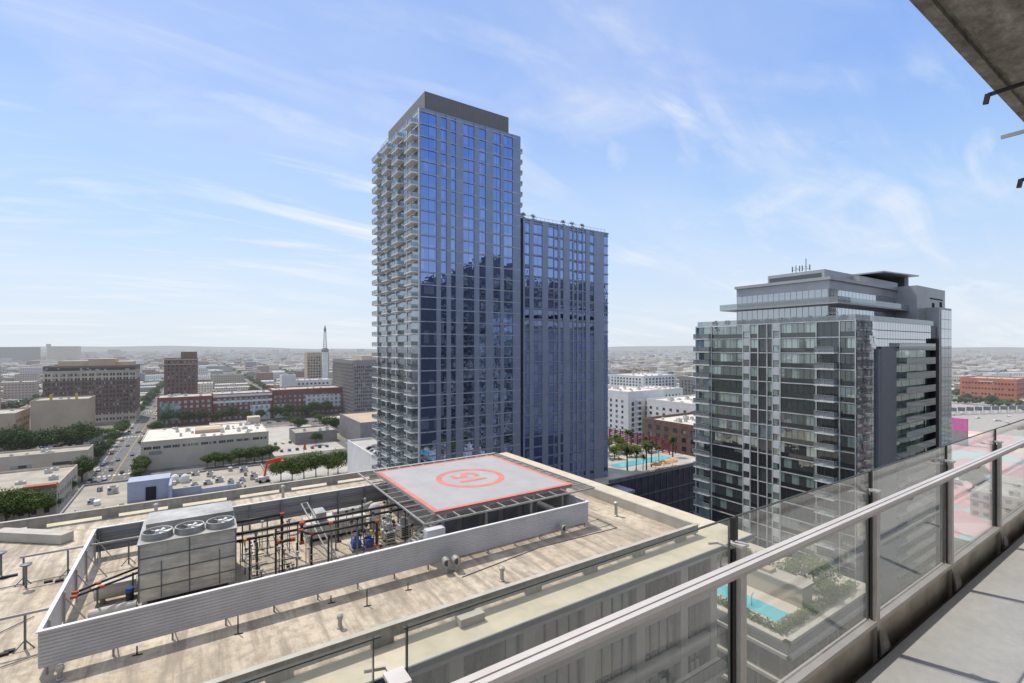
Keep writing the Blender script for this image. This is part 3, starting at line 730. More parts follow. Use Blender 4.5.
# left face: glass wall, fins, balconies
sp = []
for k in range(nf):
    z0 = TZ-.9-(k+1)*FL+.3
    if z0 < 4: break
    for j in range(4):
        y0 = TY+.6+j*8.05; sp.append(('-X', TX0, y0, y0+5.6, z0, z0+FL-.4, .08)); sp.append(('-X', TX0, y0+5.9, y0+7.6, z0, z0+FL-.4, .07))
windows(t, sp, 'tglass2')
q = MB()
for j in range(5): q.box(TX0-.3, TX0, TY+.1+j*8.0, TY+.5+j*8.0, 0, TZ)
for k in range(nf): q.box(TX0-.12, TX0, TY+.5, TB, TZ-.9-k*FL-.1, TZ-.9-k*FL+.2)
q.build('side_frame', 'slab', t)
bal = []
for k in range(nf-4):
    z0 = TZ-.9-(k+1)*FL
    for j in range(4):
        y0 = TY+.5+j*8.2+(1.2 if j else 0); bal.append((z0, y0, y0+(5. if j < 3 else 5.4)))
def balc(mb, z0, y0, y1, xo, dep, sgn=-1):
    a, b = sorted((xo, xo+sgn*dep)); mb.m = 0; mb.box(a, b, y0, y1, z0, z0+.26)
    mb.m = 1; e = xo+sgn*dep
    mb.box(min(e, e-sgn*.05), max(e, e-sgn*.05), y0, y1, z0+.32, z0+1.28); mb.box(a, b, y0, y0+.05, z0+.32, z0+1.28); mb.box(a, b, y1-.05, y1, z0+.32, z0+1.28)
    mb.m = 2; mb.box(e-.04, e+.04, y0, y1, z0+1.28, z0+1.36)
    for f in (0, .5, 1): mb.box(e-.04, e+.04, y0+(y1-y0-.06)*f, y0+(y1-y0-.06)*f+.06, z0+.26, z0+1.3)
bal.sort(key=lambda s_: (s_[0]-HC)**2+s_[1]**2)
bal2 = bal[:100]
for s_ in bal2: q = MB(); balc(q, *s_, TX0-.3, 1.75); q.build('balcony', ['slab', 'balglass', 'steel'], t)
q = MB()
for s_ in bal[100:]: balc(q, *s_, TX0-.3, 1.75)
for k in range(20):
    z0 = TZ-.9-(k+1)*FL
    if z0 > 108: balc(q, z0, TY+1, TY+5, TX1, 1.5, 1)
q.build('balcony', ['slab', 'balglass', 'steel'], t, kind='stuff')
q = MB(); q.box(TX0, TX1, TY, TB, TZ-.3, TZ+.2); q.build('roof', 'tpier', t)
q = MB(); q.box(48.2, 73.3, 112.5, 139.6, TZ, 136.6); q.m = 1; q.box(48.15, 48.25, 112.5, 139.6, TZ+.3, 136.55); q.build('crown', ['tcrown', 'tcrown2'], t)
# rail along top of the left side
q = MB()
for i in range(14): q.box(46.6, 46.68, 112+i*2.3, 112.08+i*2.3, TZ+.2, TZ+1.4)
q.box(46.6, 46.68, 112, 142, TZ+1.35, TZ+1.43); q.build('roof_railing', 'steel', t)

# wing
WX0, WX1, WY, WB, WZ_ = 77.6, 110.2, 110.9, 140, 108.6
t = thing('glass_tower_wing', 'lower blue grey glass wing joined to the right of the tall tower', 'skyscraper', (94, 125, 0))
MB().box(TX1, WX1, WY+1.2, WB, 0, WZ_-1).build('recess_wall', 'tpier', t)
MB().box(WX0, WX1, WY, WB-.5, 0, WZ_-.3).build('wall', 'tpier', t)
strips = []
for a, b in ((41, 52), (56, 66), (76, 95), (109, 121), (123, 131), (137, 143), (158, 164), (168, 174), (178, 186), (189, 194), (204, 213), (236, 246)):
    strips.append((xy(500+a/2.277)*WY, xy(500+b/2.277)*WY))
sp = []
for k in range(33):
    z0 = WZ_-1-(k+1)*FL+.35
    if z0 < 30: break
    for (a, b) in strips:
        a = max(a, WX0+.1); b = min(b, WX1-.05)
        n = 2 if b-a > 2.6 else 1
        for j in range(n): sp.append(('-Y', WY, a+(b-a)*j/n+.03, a+(b-a)*(j+1)/n-.03, z0, z0+FL-(.62 if 3 < (a*7) % 11 else 1.), .08))
windows(t, sp, 'tglass')
q = MB()
for (a, b), (c, d_) in zip(strips, strips[1:]): q.box(b+.04, c-.04, WY-.22, WY, 20, WZ_)
for k in range(33): z0 = WZ_-1-k*FL; q.box(WX0, WX1, WY-.25, WY+.1, z0-.05, z0+.22)
q.build('pier', 'tpier', t)
q = MB(); q.box(WX0-.1, WX1+.1, WY-.25, WB, WZ_-.3, WZ_+.15); q.build('roof', 'tpier', t)
q = MB()
for k in range(26): balc(q, WZ_-1-(k+1)*FL, WY+1.5, WY+6, WX1, 1.0, 1)
q.build('balcony', ['slab', 'balglass', 'steel'], t, kind='stuff')
q = MB()
for i in range(22): q.box(WX0+i*1.5, WX0+.06+i*1.5, WY+.4, WY+.46, WZ_, WZ_+1.1)
q.box(WX0, WX1-.5, WY+.4, WY+.46, WZ_+1.1, WZ_+1.16); q.build('roof_railing', 'steel', t)
for px, nm in ((523, 'leftmost of the planters on the wing roof'), (533, 'second planter from the left on the wing roof'), (563, 'third planter from the left on the wing roof'), (572, 'fourth planter from the left on the wing roof'), (582, 'rightmost planter on the wing roof')):
    X = xy(px)*(WY+1.5); u = thing('potted_tree', 'small bushy tree in a planter, '+nm, 'potted tree', (X, WY+1.5, WZ_+.15), 'planters along the wing roof')
    MB().box(X-.5, X+.5, WY+1, WY+2, WZ_+.15, WZ_+.8).build('planter', 'greyb', u)
    q = MB(); q.cyl((X, WY+1.5, WZ_+.8), (X, WY+1.5, WZ_+1.8), .08, 6); q.build('trunk', 'bark', u)
    q = MB(); clump_crown(random.Random(px), [((X, WY+1.5, WZ_+1.7), .6), ((X+.5, WY+1.5, WZ_+1.5), .45), ((X-.6, WY+1.4, WZ_+1.6), .35)], 170, .13, q); q.build('crown', 'leaf', u)

# ------------------------------------------------------------------ podium with the pool behind the helipad
PZ = 31.0
t = thing('pool_podium', 'dark slate podium building carrying the far pool terrace', 'podium', (130, 120, 0)); keep(70, 158, 100, 175)
MB().box(72, 157, 104.5, 170, 0, PZ-.1).build('wall', 'navy', t)
MB().box(72, 157, 104.5, 170, PZ-.1, PZ).build('deck', 'flatroof', t)
q = MB()
for k in range(5): q.box(72, 157, 104.3, 104.5, 5+k*5, 5.3+k*5)
for i in range(28): q.box(74+i*3, 74.12+i*3, 104.35, 104.5, 0, PZ)
q.build('cladding_joint', 'slate', t)
sp = [('-Y', 104.5, 100+i*5.4, 104+i*5.4, 24, 27, .05) for i in range(3)]; windows(t, sp, 'dkglass')
q = MB(); q.box(84, 99, 104.2, 104.45, 0, 12); q.box(118, 136, 104.2, 104.45, 5.6, 15); q.build('wall_panel', 'trellis', t)
q = MB(); q.box(105, 157, 104.5, 105.3, PZ, PZ+.9); q.build('parapet', 'slate', t)
t = thing('entrance_canopy', 'pale grey slab canopy in front of the wing foot', 'canopy', (95, 100, PZ)); 
q = MB(); q.box(84, 108, 97.5, 104.4, 29.4, 30.2); q.build('slab', 'tpier', t); 
for x in (86, 96, 106): MB().cyl((x, 98.5, 0), (x, 98.5, 29.4), .3, 10).build('column', 'greyb', t)
q = MB(); q.box(121, 148, 116, 121, PZ+.02, PZ+.12); tag(q.build('swimming_pool', 'pool'), 'far turquoise swimming pool on the dark podium terrace among palms', 'swimming pool')
for i, px in enumerate((657, 672, 688)):
    X, Y = at(px, 471, HC-PZ); X, Y = X, max(Y, 107)
    u = thing('parasol_group', ['leftmost', 'middle', 'rightmost'][i]+' orange parasol on the far pool terrace', 'parasol', (X, Y, PZ), 'orange parasols by the far pool')
    q = MB(); q.lathe((X, Y, PZ+2.0), [(1.9, 0), (1.85, .15), (1.0, .7), (.05, 1.0)], 8); q.build('canopy', 'umb', u)
    MB().cyl((X, Y, PZ), (X, Y, PZ+2.8), .06, 6).build('pole', 'steel', u)
    q = MB()
    for a in range(4): q.box(X-2+a*1.1, X-1.4+a*1.1, Y-1.6, Y+.1, PZ+.3, PZ+.45)
    q.build('lounger_seat', 'umb', u)
for i in range(16):
    X = 118+(i % 8)*4.2; Y = 124.3+(i//8)*5
    u = thing('sun_lounger', 'dark sun lounger in the rows behind the far pool', 'sun lounger', (X, Y, PZ), 'sun loungers behind the far pool')
    q = MB(); q.box(X-.35, X+.35, Y, Y+1.3, PZ+.28, PZ+.4); q.add([(X-.35,Y+1.3,PZ+.3),(X+.35,Y+1.3,PZ+.3),(X+.35,Y+1.9,PZ+.85),(X-.35,Y+1.9,PZ+.85)], [(0,1,2,3)]); q.build('seat', 'slate', u)
    q = MB()
    for c in ((-.3,.1),(.3,.1),(-.3,1.3),(.3,1.3)): q.box(X+c[0]-.03, X+c[0]+.03, Y+c[1]-.03, Y+c[1]+.03, PZ, PZ+.28)
    q.build('frame', 'steel', u)
t = thing('red_pergola', 'long dark red trellis pergola along the far side of the pool terrace', 'pergola', (154, 140, PZ))
q = MB()
for i in range(13):
    y = 120+i*3.2; q.box(152, 152.3, y, y+.3, PZ, PZ+5); q.box(155.5, 155.8, y, y+.3, PZ, PZ+5); q.box(151.6, 156, y, y+.2, PZ+5, PZ+5.3)
for k in range(7): q.box(152.1, 152.2, 120, 158.6, PZ+.6+k*.7, PZ+.95+k*.7)
q.build('frame', 'trellis', t)
for i, (px, py, sc) in enumerate([(627, 470, .95), (643, 470, .62), (659, 462, .7), (673, 457, .8), (616, 452, .8), (650, 450, .7), (682, 455, .9)]):
    X, Y = at(px, py, HC-PZ); X = min(X, 150); palm(X, Y, PZ, sc, 'feathery palm on the far pool terrace, '+['tallest, at the left end of the pool', 'short, in front of the pool', 'short, right of the pool', 'light green, near the parasols', 'behind the pool at the left, beside the wing', 'small, before the red pergola', 'by the right end beneath the brick building'][i], 'palms on the far pool terrace')
for i in range(12):
    X, Y = 118+rnd.random()*33, (109+rnd.random()*4) if i % 3 == 0 else 124+rnd.random()*26; palm(X, Y, PZ, rnd.uniform(.7, 1.25), 'medium palm among the shrubs of the far pool terrace', 'medium palms of the far pool terrace')
for i in range(44):
    X, Y = 112+rnd.random()*38, 124+rnd.random()*26; plant('round', X, Y, PZ, rnd.uniform(.35, .7), 'low round shrub planted between the loungers and the red pergola', 'shrubs on the far pool terrace', 'shrub')

# beyond the podium
building('brick_building', 'low dark brown brick building behind the red pergola', 'building', 190, 228, 128, 166, 35.5, 'brick', 'whiteroof', [('-X', 5, 4, 2.2, 2, 20, 34)], units=6, parapet=1.2)
t = building('white_apartment_block', 'white apartment block with balconies between the glass wing and the brick building', 'apartment building', 249, 286, 231, 275, 41, 'white', 'whiteroof', [('-X', 5.5, 3.7, 1.8, 1.8, 8, 38), ('-Y', 7, 3.7, 2.4, 2.6, 6, 38)], units=7)
for k in range(8):
    for x in (256, 270): MB().box(x, x+5, 229.2, 230.9, 9+k*3.7, 10.2+k*3.7).build('balcony', 'slab', t)
building('white_apartment_block', 'lower white apartment block right behind the brown brick building', 'apartment building', 262, 330, 186, 226, 36, 'white', 'whiteroof', [('-X', 5.5, 3.7, 2, 1.8, 8, 34)], units=14)
building('white_apartment_block', 'white row of apartments with a lit long front beyond the first white block', 'apartment building', 330, 400, 300, 340, 32, 'white', 'whiteroof', [('-X', 5, 3.6, 2, 2, 4, 30), ('-Y', 5, 3.6, 2, 2, 4, 30)], units=10)
building('white_apartment_block', 'wide white balconied apartment complex in the middle distance beside the wing', 'apartment building', 440, 500, 385, 440, 38, 'white', 'whiteroof', [('-X', 5, 3.7, 2.4, 2.2, 4, 36), ('-Y', 6, 3.7, 3, 2.4, 4, 36)], units=6)
building('dark_apartment_block', 'dark grey apartment complex right of the wide white one', 'apartment building', 505, 570, 350, 384, 36, 'greyb', 'whiteroof', [('-X', 5, 3.7, 2.4, 2.2, 4, 34), ('-Y', 6, 3.7, 3, 2.4, 4, 34)], units=5)
# right side
t = building('orange_brick_building', 'long orange red brick building with bands of dark windows at the right edge', 'building', 884, 960, 156, 211, 30, 'orange', 'flatroof', [('-X', 3.2, 7, 2., 2.4, 2.5, 27), ('-Y', 4, 7, 2.6, 2.4, 2.5, 27)], units=3, parapet=1.5, cap=90)
q = MB(); q.box(883.7, 883.95, 178, 192, 26.6, 28); q.build('sign_panel', 'whiteroof', t)
keep(380, 780, 40, 190, 0)
pl = MB(); pl.quad((240, 40, .2), (560, 40, .2), (560, 150, .2), (240, 150, .2)); o = struct('painted_plaza', pl, 'mural')
pl = MB(); pl.quad((560, 40, .22), (870, 40, .22), (870, 260, .22), (560, 260, .22)); struct('white_plaza', pl, 'paving')
tag(MB().box(470, 474, 108.5, 125, 0, 11).build('grey_wall', 'greyb'), 'grey base wall beneath the magenta panel at the right', 'wall')
t = tag(MB().box(470, 474, 108.5, 125, 11.02, 20).build('magenta_wall', 'magenta'), 'flat magenta painted wall right of the dark glass building', 'wall')
for i in range(9):
    X, Y = at(953+i*8.5, 415-i*.3, 72); u = thing('market_tent', 'dark topped stall standing in the row before the orange brick building', 'market tent', (X, Y, 0), 'stalls in a row on the pale plaza')
    q = MB(); q.box(X-2.6, X+2.6, Y-2.4, Y+2.4, 4, 8); q.build('canopy', 'slate', u); q = MB()
    for c in ((-2.4,-2.2),(2.4,-2.2),(-2.4,2.2),(2.4,2.2)): MB().box(X+c[0]-.15, X+c[0]+.15, Y+c[1]-.15, Y+c[1]+.15, 0, 4).build('leg', 'steel', u)
for i, (px, py) in enumerate([(961, 403), (966, 403.5), (985, 404), (994, 404), (1003, 405), (1012, 405), (1020, 406)]):
    X, Y = at(px, py, 72); plant('round', X, Y, 0, 1.1, 'small street tree in front of the orange brick building', 'street trees before the orange brick building')
for i in range(12):
    X, Y = 620+rnd.random()*90, 95+rnd.random()*80; car(1, X, Y, .22, rnd.random()*3, 'standing on the pale plaza at the right', 'cars on the pale plaza')

# ------------------------------------------------------------------ right glass building
BX, BYn, BYf = 102.5, 38.9, 72.8
F2 = 3.1
def ry(v): return yx(680+v/3.657)*BX                      # plan Y on the -X face for a position in the photo
def rx(v): return xy(680+v/3.657)*BYn
t = thing('glass_building', 'stepped dark glass and silver residential building right of the tall tower', 'residential building', (128, 56, 0)); keep(96, 160, 30, 80)
MT = 77.2
X1 = rx(985)
MB().box(BX, X1-3, BYn, BYf, 0, MT-.2).build('wall', 'r_pier', t)
bays = [(60, 117, 'bal', 2), (117, 232, 'win', 5), (232, 258, 'white', 1), (258, 287, 'win', 2), (287, 320, 'dark', 2), (320, 340, 'win', 1), (340, 368, 'white', 1), (368, 500, 'win', 6), (500, 585, 'rec', 3), (585, 648, 'win', 3)]
rn = random.Random(12); gl = []; dk = []; wh = []
nfl = 24
for k in range(nfl):
    z0 = MT-(k+1)*F2
    for (a, b, kind, n) in bays:
        y1, y0 = ry(a), ry(b)
        if kind == 'white':
            wh.append(('-X', BX, y0+.15, y1-.15, z0+1.5, z0+3., .28)); gl.append(('-X', BX, y0+.1, y1-.1, z0+.15, z0+1.4, .1)); continue
        alld = rn.random() < .36
        for j in range(n):
            u0 = y0+(y1-y0)*j/n; u1 = y0+(y1-y0)*(j+1)/n
            if alld and kind == 'win': dk.append(('-X', BX, u0+.05, u1-.05, z0+1.0, z0+2.85, .1)); continue
            if kind in ('win', 'bal'): gl.append(('-X', BX, u0+.05, u1-.05, z0+1.0, z0+2.85, .1))
            else: dk.append(('-X', BX, u0+.05, u1-.05, z0+.3, z0+2.85, .06))
        if kind != 'rec': dk.append(('-X', BX, y0+.04, y1-.04, z0+.12, z0+.94, .09))
windows(t, gl, 'r_glass', cap=100)
windows(t, dk, 'r_dark', name='spandrel_panel', cap=60); windows(t, wh, 'r_white', name='pale_panel', cap=60)
q = MB()
for k in range(nfl): z0 = MT-k*F2; q.box(BX-.22, BX, BYn, BYf, z0-.12, z0+.06)
for (a, b, kind, n) in bays: q.box(BX-.3, BX, ry(a)-.1, ry(a)+.08, 0, MT)
q.box(BX-.3, BX, BYn, BYn+.15, 0, MT+.3)
q.build('mullion', 'r_mull', t)
for k in range(nfl):
    z0 = MT-(k+1)*F2; q = MB(); balc(q, z0-.1, ry(585)+.3, ry(500)-.3, BX-.1, 1.7)
    if k < 18 and k > 0: q.build('balcony', ['slab', 'balglass', 'steel'], t)
    if k % 1 == 0 and k < 18: q = MB(); balc(q, z0-.1, ry(117)+.2, BYf+.3, BX-.1, .9); q.build('balcony', ['slab', 'balglass', 'steel'], t)
# -Y face
sp = []
xa, xb, xc, xd = rx(648), rx(715), rx(780), rx(915)
for k in range(nfl*2):
    z0 = MT-(k+1)*F2/2
    if z0 < 20: break
    for i in range(4):
        u0 = BX+.1+(xb-BX)*i/4; sp.append(('-Y', BYn, u0, u0+(xb-BX)/4-.1, z0+.05, z0+F2/2-.04, .1))
windows(t, sp, 'r_curtain', name='curtain_pane', cap=100)
PT = MT-5.4
q = MB(); q.box(xb, xc, BYn-.5, BYn, 0, PT); q.box(xb+1.2, xc-.01, BYn-.55, BYn-.5, 0, PT+.5); q.build('pier', 'r_pier', t)
q = MB(); q.box(xd, xd+2.2, BYn-1.0, BYn, 0, MT-3); q.build('dark_pier', 'dark', t)
sp = []
for k in range(16):
    z0 = PT-(k+1)*F2
    for i in range(5): u0 = xc+(xd-xc)*i/5; sp.append(('-Y', BYn, u0+.1, u0+(xd-xc)/5-.1, z0+.3, z0+2.8, .06))
windows(t, sp, 'r_glass', cap=80)
q0 = []
for k in range(17):
    z0 = PT-k*F2; q = MB(); dep = 1.0
    q.m = 0; q.box(xc+.1, xd, BYn-dep, BYn-.02, z0-.3, z0); q.m = 1; q.box(xc+.1+(4 if k else 0), xd, BYn-dep, BYn-dep+.06, z0+.02, z0+1.15); q.m = 2; q.box(xc+.1+(4 if k else 0), xd, BYn-dep-.02, BYn-dep+.08, z0+1.15, z0+1.23)
    q.build('balcony', ['r_metal', 'balglass', 'steel'], t)
# top storey of curtain above balconies
sp = []
for k in range(3):
    for i in range(22): u0 = xb+(xd-xb)*i/22; sp.append(('-Y', BYn, u0+.06, u0+(xd-xb)/22-.06, MT-(k+1)*1.7+.1, MT-k*1.7-.05, .1))
windows(t, sp, 'r_curtain', name='curtain_pane', cap=66)
# right end glass stack
q = MB(); q.box(X1-9, X1, BYn-.4, BYf-4, 0, 81.6); q.build('end_block', 'r_metal', t)
sp = []
for k in range(34):
    for i in range(3): u0 = X1-7.6+i*2.5; sp.append(('-Y', BYn-.4, u0, u0+2.4, 81.2-(k+1)*2.3, 81.2-k*2.3-.12, .08))
windows(t, sp, 'r_curtain', name='curtain_pane', cap=60)
q = MB(); q.box(xy(917)*40.9, xy(945)*40.9, BYn+2, 60, MT, 86.6); q.build('stair_block', 'r_metal', t)
q = MB(); q.box(150, 151.6, BYn+1.95, BYn+2.02, 80, 83); q.box(155.5, 157, BYn+1.93, BYn+2.01, 79.5, 83.5); q.box(148.6, 157.5, BYn+1.94, BYn+2.015, 83.9, 84.2); q.build('louvre', 'dark', t)
# setback storeys
SX, SY0, SY1, SXr = 106, 45, 64.6, 151
ST = 85.8
MB().box(SX, SXr, SY0, SY1, MT-.1, ST-.1).build('setback_wall', 'r_metal', t)
sp = []
for k in (0, 1):
    z0 = MT+.9+k*3.9
    for i in range(16): u0 = SY0+.2+i*(SY1-SY0-.3)/16; sp.append(('-X', SX, u0, u0+(SY1-SY0-.3)/16-.1, z0, z0+2.4, .06))
    for i in range(26): u0 = SX+.2+i*(SXr-SX-.3)/26; sp.append(('-Y', SY0, u0, u0+(SXr-SX-.3)/26-.12, z0, z0+2.4, .06))
windows(t, sp, 'r_curtain', name='setback_window', cap=84)
q = MB(); q.box(SX-.6, SXr, SY0-.5, SY1+.2, ST-.1, ST+.5); q.box(SX-.1, SXr, SY0-.12, SY1, ST-1.9, ST-.1); q.build('cornice', 'r_metal', t)
q = MB(); q.m = 0; q.box(SX-2.4, SXr+1, SY0-2.6, SY1+2.8, MT+3.5, MT+3.75); q.m = 1
q.box(SX-2.4, SX-2.34, SY0-2.6, SY1+2.8, MT+3.8, MT+4.9); q.box(SX-2.4, SXr+1, SY0-2.6, SY0-2.54, MT+3.8, MT+4.9); q.build('terrace_ledge', ['r_metal', 'balglass'], t)
q = MB(); q.box(BX+.1, BX+.16, BYn+.1, BYf-.1, MT, MT+1.1); q.box(BX+.1, X1-10, BYn+.1, BYn+.16, MT, MT+1.1); q.build('roof_glass_rail', 'balglass', t)
q = MB(); q.box(111, 146, 48, 60, ST+.4, 88.7); q.box(124, 146, 46.5, 48, ST+.4, 88.2); q.build('penthouse', 'r_metal', t)
q = MB(); q.box(110.9, 110.98, 48.6, 59.6, 86.7, 88.0); q.build('penthouse_window', 'r_dark', t)
q = MB(); q.add([(130,44,89.2),(152,44,90.0),(152,60,90.0),(130,60,89.2),(130,44,89.5),(152,44,90.3),(152,60,90.3),(130,60,89.5)], [(0,3,2,1),(4,5,6,7),(0,1,5,4),(1,2,6,5),(2,3,7,6),(3,0,4,7)]); q.build('canopy_roof', 'r_metal', t)
q = MB(); q.box(149, 151.6, 46, 58, ST, 89.9); q.build('canopy_column', 'r_pier', t)
for px, hgt, nm in ((806, 5.2, 'taller'), (796, 3.4, 'shorter')):
    X = 116; Y = yx(px)*X; u = thing('antenna', f'{nm} forked antenna standing on the penthouse roof of the stepped glass building', 'antenna', (X, Y, 88.7))
    q = MB(); q.bar((X, Y, 88.7), (X, Y, 88.7+hgt*.7), .12); q.build('pole', 'slate', u)
    q = MB()
    for s_ in (-1, 1): q.bar((X, Y, 90), (X, Y+s_*.8, 90.1), .08); q.bar((X, Y+s_*.8, 89.6), (X, Y+s_*.8, 90.9), .18); q.bar((X, Y, 90.4), (X+s_*.6, Y, 90.5), .08)
    q.build('aerial', 'slate', u)
for i in range(10):
    X, Y = 104+rnd.random()*1.3, BYn+3+i*3; u = tag(MB().add([], []).build('shrub', 'leaf') if False else (lambda m_: (clump_crown(random.Random(i), [((X, Y, MT+.7), .8)], 90, .2, m_), m_.build('planter_shrub', 'leaf'))[1])(MB()), 'low green shrub on the roof terrace of the stepped glass building', 'shrub', 'shrubs on the stepped building terrace')

# ------------------------------------------------------------------ helipad building (foreground)
RZ = HC-17.2
RX0, RX1 = -24.0, 43.0; RY0, RY1 = 24.6, 66.5; PX1, PY0, PY1 = 38.4, 27.3, 63.0
t = thing('helipad_building', 'large flat roofed concrete building with a rooftop helipad in the foreground', 'building', (10, 45, 0)); keep(RX0, RX1, RY0, RY1)
HB = t
MB().box(RX0, 37.4, RY0+.5, RY1-.3, 0, RZ-.4).build('wall', 'tan', t)
MB().box(RX0, PX1, PY0, PY1, RZ-.35, RZ).build('roof', 'roof', t)
q = MB(); q.box(RX0, RX1, RY0, PY0, RZ-.35, RZ-.02); q.box(RX0, RX1, PY1, RY1, RZ-.35, RZ-.02); q.box(PX1, RX1, PY0, PY1, RZ-.35, RZ-.02); q.build('terrace', 'terrace', t)
# parapet: a beam carried on short blocks, light passes through the slots
q = MB(); n = 0
def beam(face, c, u0, u1):
    L = u1-u0; step = 5.4; k = 0
    if face == 'Y': q.box(u0, u1, c-.16, c+.16, RZ+.34, RZ+1.02)
    else: q.box(c-.16, c+.16, u0, u1, RZ+.34, RZ+1.02)
    u = u0
    while u < u1:
        e = min(u+1.3, u1)
        if face == 'Y': q.box(u, e, c-.15, c+.15, RZ, RZ+.34)
        else: q.box(c-.15, c+.15, u, e, RZ, RZ+.34)
        u += step
beam('Y', PY0, RX0, PX1); q.build('parapet', 'parapet', t); q = MB(); beam('Y', PY1, RX0, PX1+.16)
q.build('parapet', 'parapet', t)
q = MB(); q.box(PX1-.16, PX1+.16, PY0+.16, PY1-.16, RZ, RZ+1.02); q.build('side_parapet', 'parapet_top', t)
q = MB(); q.box(RX0, PX1+.18, PY0-.19, PY0+.19, RZ+1.02, RZ+1.07); q.build('parapet_cap', 'parapet_top', t); q = MB(); q.box(RX0, PX1+.18, PY1-.19, PY1+.19, RZ+1.02, RZ+1.07); q.build('parapet_cap', 'parapet_top', t)
q = MB(); q.box(RX0, RX1+.1, RY0-.12, RY0, RZ-.3, RZ+.05); q.build('edge_trim', 'slate', t)
q = MB(); q.box(RX0, RX1+.1, RY0-.1, RY0, RZ-.55, RZ-.3); q.build('edge_fascia', 'parapet_top', t)
# facade bays
piers = [22.7+5.12*k for k in range(-9, 3)]+[36.9]
q = MB(); 
for x in piers: q.box(x-.45, x+.45, RY0-.05, RY0+.5, 0, RZ-.35)
for k in range(10):
    z1 = RZ-2.9-k*4.0; q.box(RX0, 37.3, RY0-.0, RY0+.5, z1-1.0, z1)
q.build('facade_frame', 'tan', t)
sp = []; fins = MB()
for i, x in enumerate(piers[:-1]):
    xx0, xx1 = x+.5, piers[i+1]-.5
    zt = RZ-.4
    for k in range(7):
        z0 = (RZ-2.85) if k == 0 else RZ-2.9-k*4.0+.05; z1 = RZ-.6 if k == 0 else RZ-2.9-(k-1)*4.0-1.05
        sp.append(('-Y', RY0+.42, xx0, xx1, z0, z1, .04))
        for j in range(1, 4):
            f_ = xx0+(xx1-xx0)*j/4; fins.box(f_-.04, f_+.04, RY0+.3, RY0+.4, z0, z1)
windows(t, sp, 'dkglass'); fins.build('window_mullion', 'brown', t)
# balcony band
q = MB(); zb = RZ-9.2
q.box(10, 37.3, RY0-1.5, RY0-.1, zb-.25, zb); q.build('balcony_slab', 'parapet_top', t)
q = MB(); q.box(10, 37.3, RY0-1.5, RY0-1.45, zb+1.0, zb+1.1)
x = 10
while x < 37.3: q.box(x, x+.04, RY0-1.5, RY0-1.46, zb, zb+1); x += .16
q.build('balcony_railing', 'dark', t)

# roof things
def rooftop(name, label, cat, mb, m, group=None): return tag(mb.build(name, m), label, cat, group)
t = thing('screen_wall', 'long pale grey ribbed metal screen enclosing the rooftop machinery', 'screen wall', (12, 43, RZ))
ST_, SB_ = HC-14.85, HC-16.75
EX0, EX1, EY0, EY1 = -6.8, 31.6, 34.5, 51.6
q = MB(); q.box(EX0, EX1, EY0-.05, EY0+.05, SB_, ST_)
k = 0
while SB_+.08+k*.19 < ST_-.05: zz = SB_+.08+k*.19; q.box(EX0, EX1, EY0-.09, EY0-.05, zz, zz+.1); k += 1
q.build('front_panel', 'louver', t)
q = MB(); q.box(EX0-.05, EX0+.05, EY0+.06, EY1, SB_, ST_); q.build('side_panel', 'louver', t)
q = MB(); q.box(EX1-.05, EX1+.05, EY0+.06, EY1-9, SB_, ST_); q.build('side_panel', 'louver', t)
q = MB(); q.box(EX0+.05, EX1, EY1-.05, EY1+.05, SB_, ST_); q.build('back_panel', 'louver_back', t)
q = MB(); q.box(EX0-.1, EX1+.1, EY0-.12, EY0+.12, ST_, ST_+.07); q.box(EX0-.1, EX0+.1, EY0+.12, EY1, ST_, ST_+.07); q.box(EX0-.1, EX1+.1, EY1-.1, EY1+.12, ST_+.001, ST_+.07); q.box(EX1-.1, EX1+.1, EY0+.12, EY1-9, ST_, ST_+.07); q.build('cap', 'capw', t)
for i in range(15):
    x = EX0+.3+i*2.7; q = MB(); q.box(x-.05, x+.05, EY0+.08, EY0+.18, RZ, ST_-.1); q.bar((x, EY0+.2, ST_-.5), (x, EY0+1.5, RZ), .06); q.build('post', 'steel', t)
    q = MB(); q.box(x-.05, x+.05, EY1-.2, EY1-.1, RZ, ST_-.1); q.bar((x, EY1-.2, ST_-.5), (x, EY1-1.5, RZ), .06); q.build('post', 'slate', t)
for i in range(5):
    y = EY0+1.5+i*3.6; q = MB(); q.box(EX0+.08, EX0+.18, y-.05, y+.05, RZ, ST_-.1); q.bar((EX0+.2, y, ST_-.5), (EX0+1.3, y, RZ), .06); q.build('post', 'steel', t)
q = MB(); q.box(EX0+.1, EX1-.2, EY1-.3, EY1-.22, HC-15.6, HC-15.5); q.box(EX0+.1, EX1-.2, EY1-.3, EY1-.22, HC-16.4, HC-16.3); q.build('back_girt', 'slate', t)

# helipad
HX0, HX1, HY0, HY1 = 16.7, 31.7, 36.9, 52.5; HZ = HC-13.7
t = thing('helipad', 'grey rooftop helipad with a red border and the number 15 in a red circle', 'helipad', ((HX0+HX1)/2, (HY0+HY1)/2, RZ))
q = MB(); q.box(HX0, HX1, HY0, HY1, HZ-.35, HZ); q.build('deck', 'padgrey', t); q = MB()
for k in range(1, 6): xk = HX0+k*2.5; q.quad((xk-.015, HY0+.5, HZ+.003), (xk+.015, HY0+.5, HZ+.003), (xk+.015, HY1-.5, HZ+.003), (xk-.015, HY1-.5, HZ+.003))
q.build('deck_joint', 'steel', t)
q = MB(); w = .42; z = HZ+.004
for a in ((HX0, HX1, HY0, HY0+w), (HX0, HX1, HY1-w, HY1), (HX0, HX0+w, HY0+w, HY1-w), (HX1-w, HX1, HY0+w, HY1-w)): q.quad((a[0],a[2],z),(a[1],a[2],z),(a[1],a[3],z),(a[0],a[3],z))
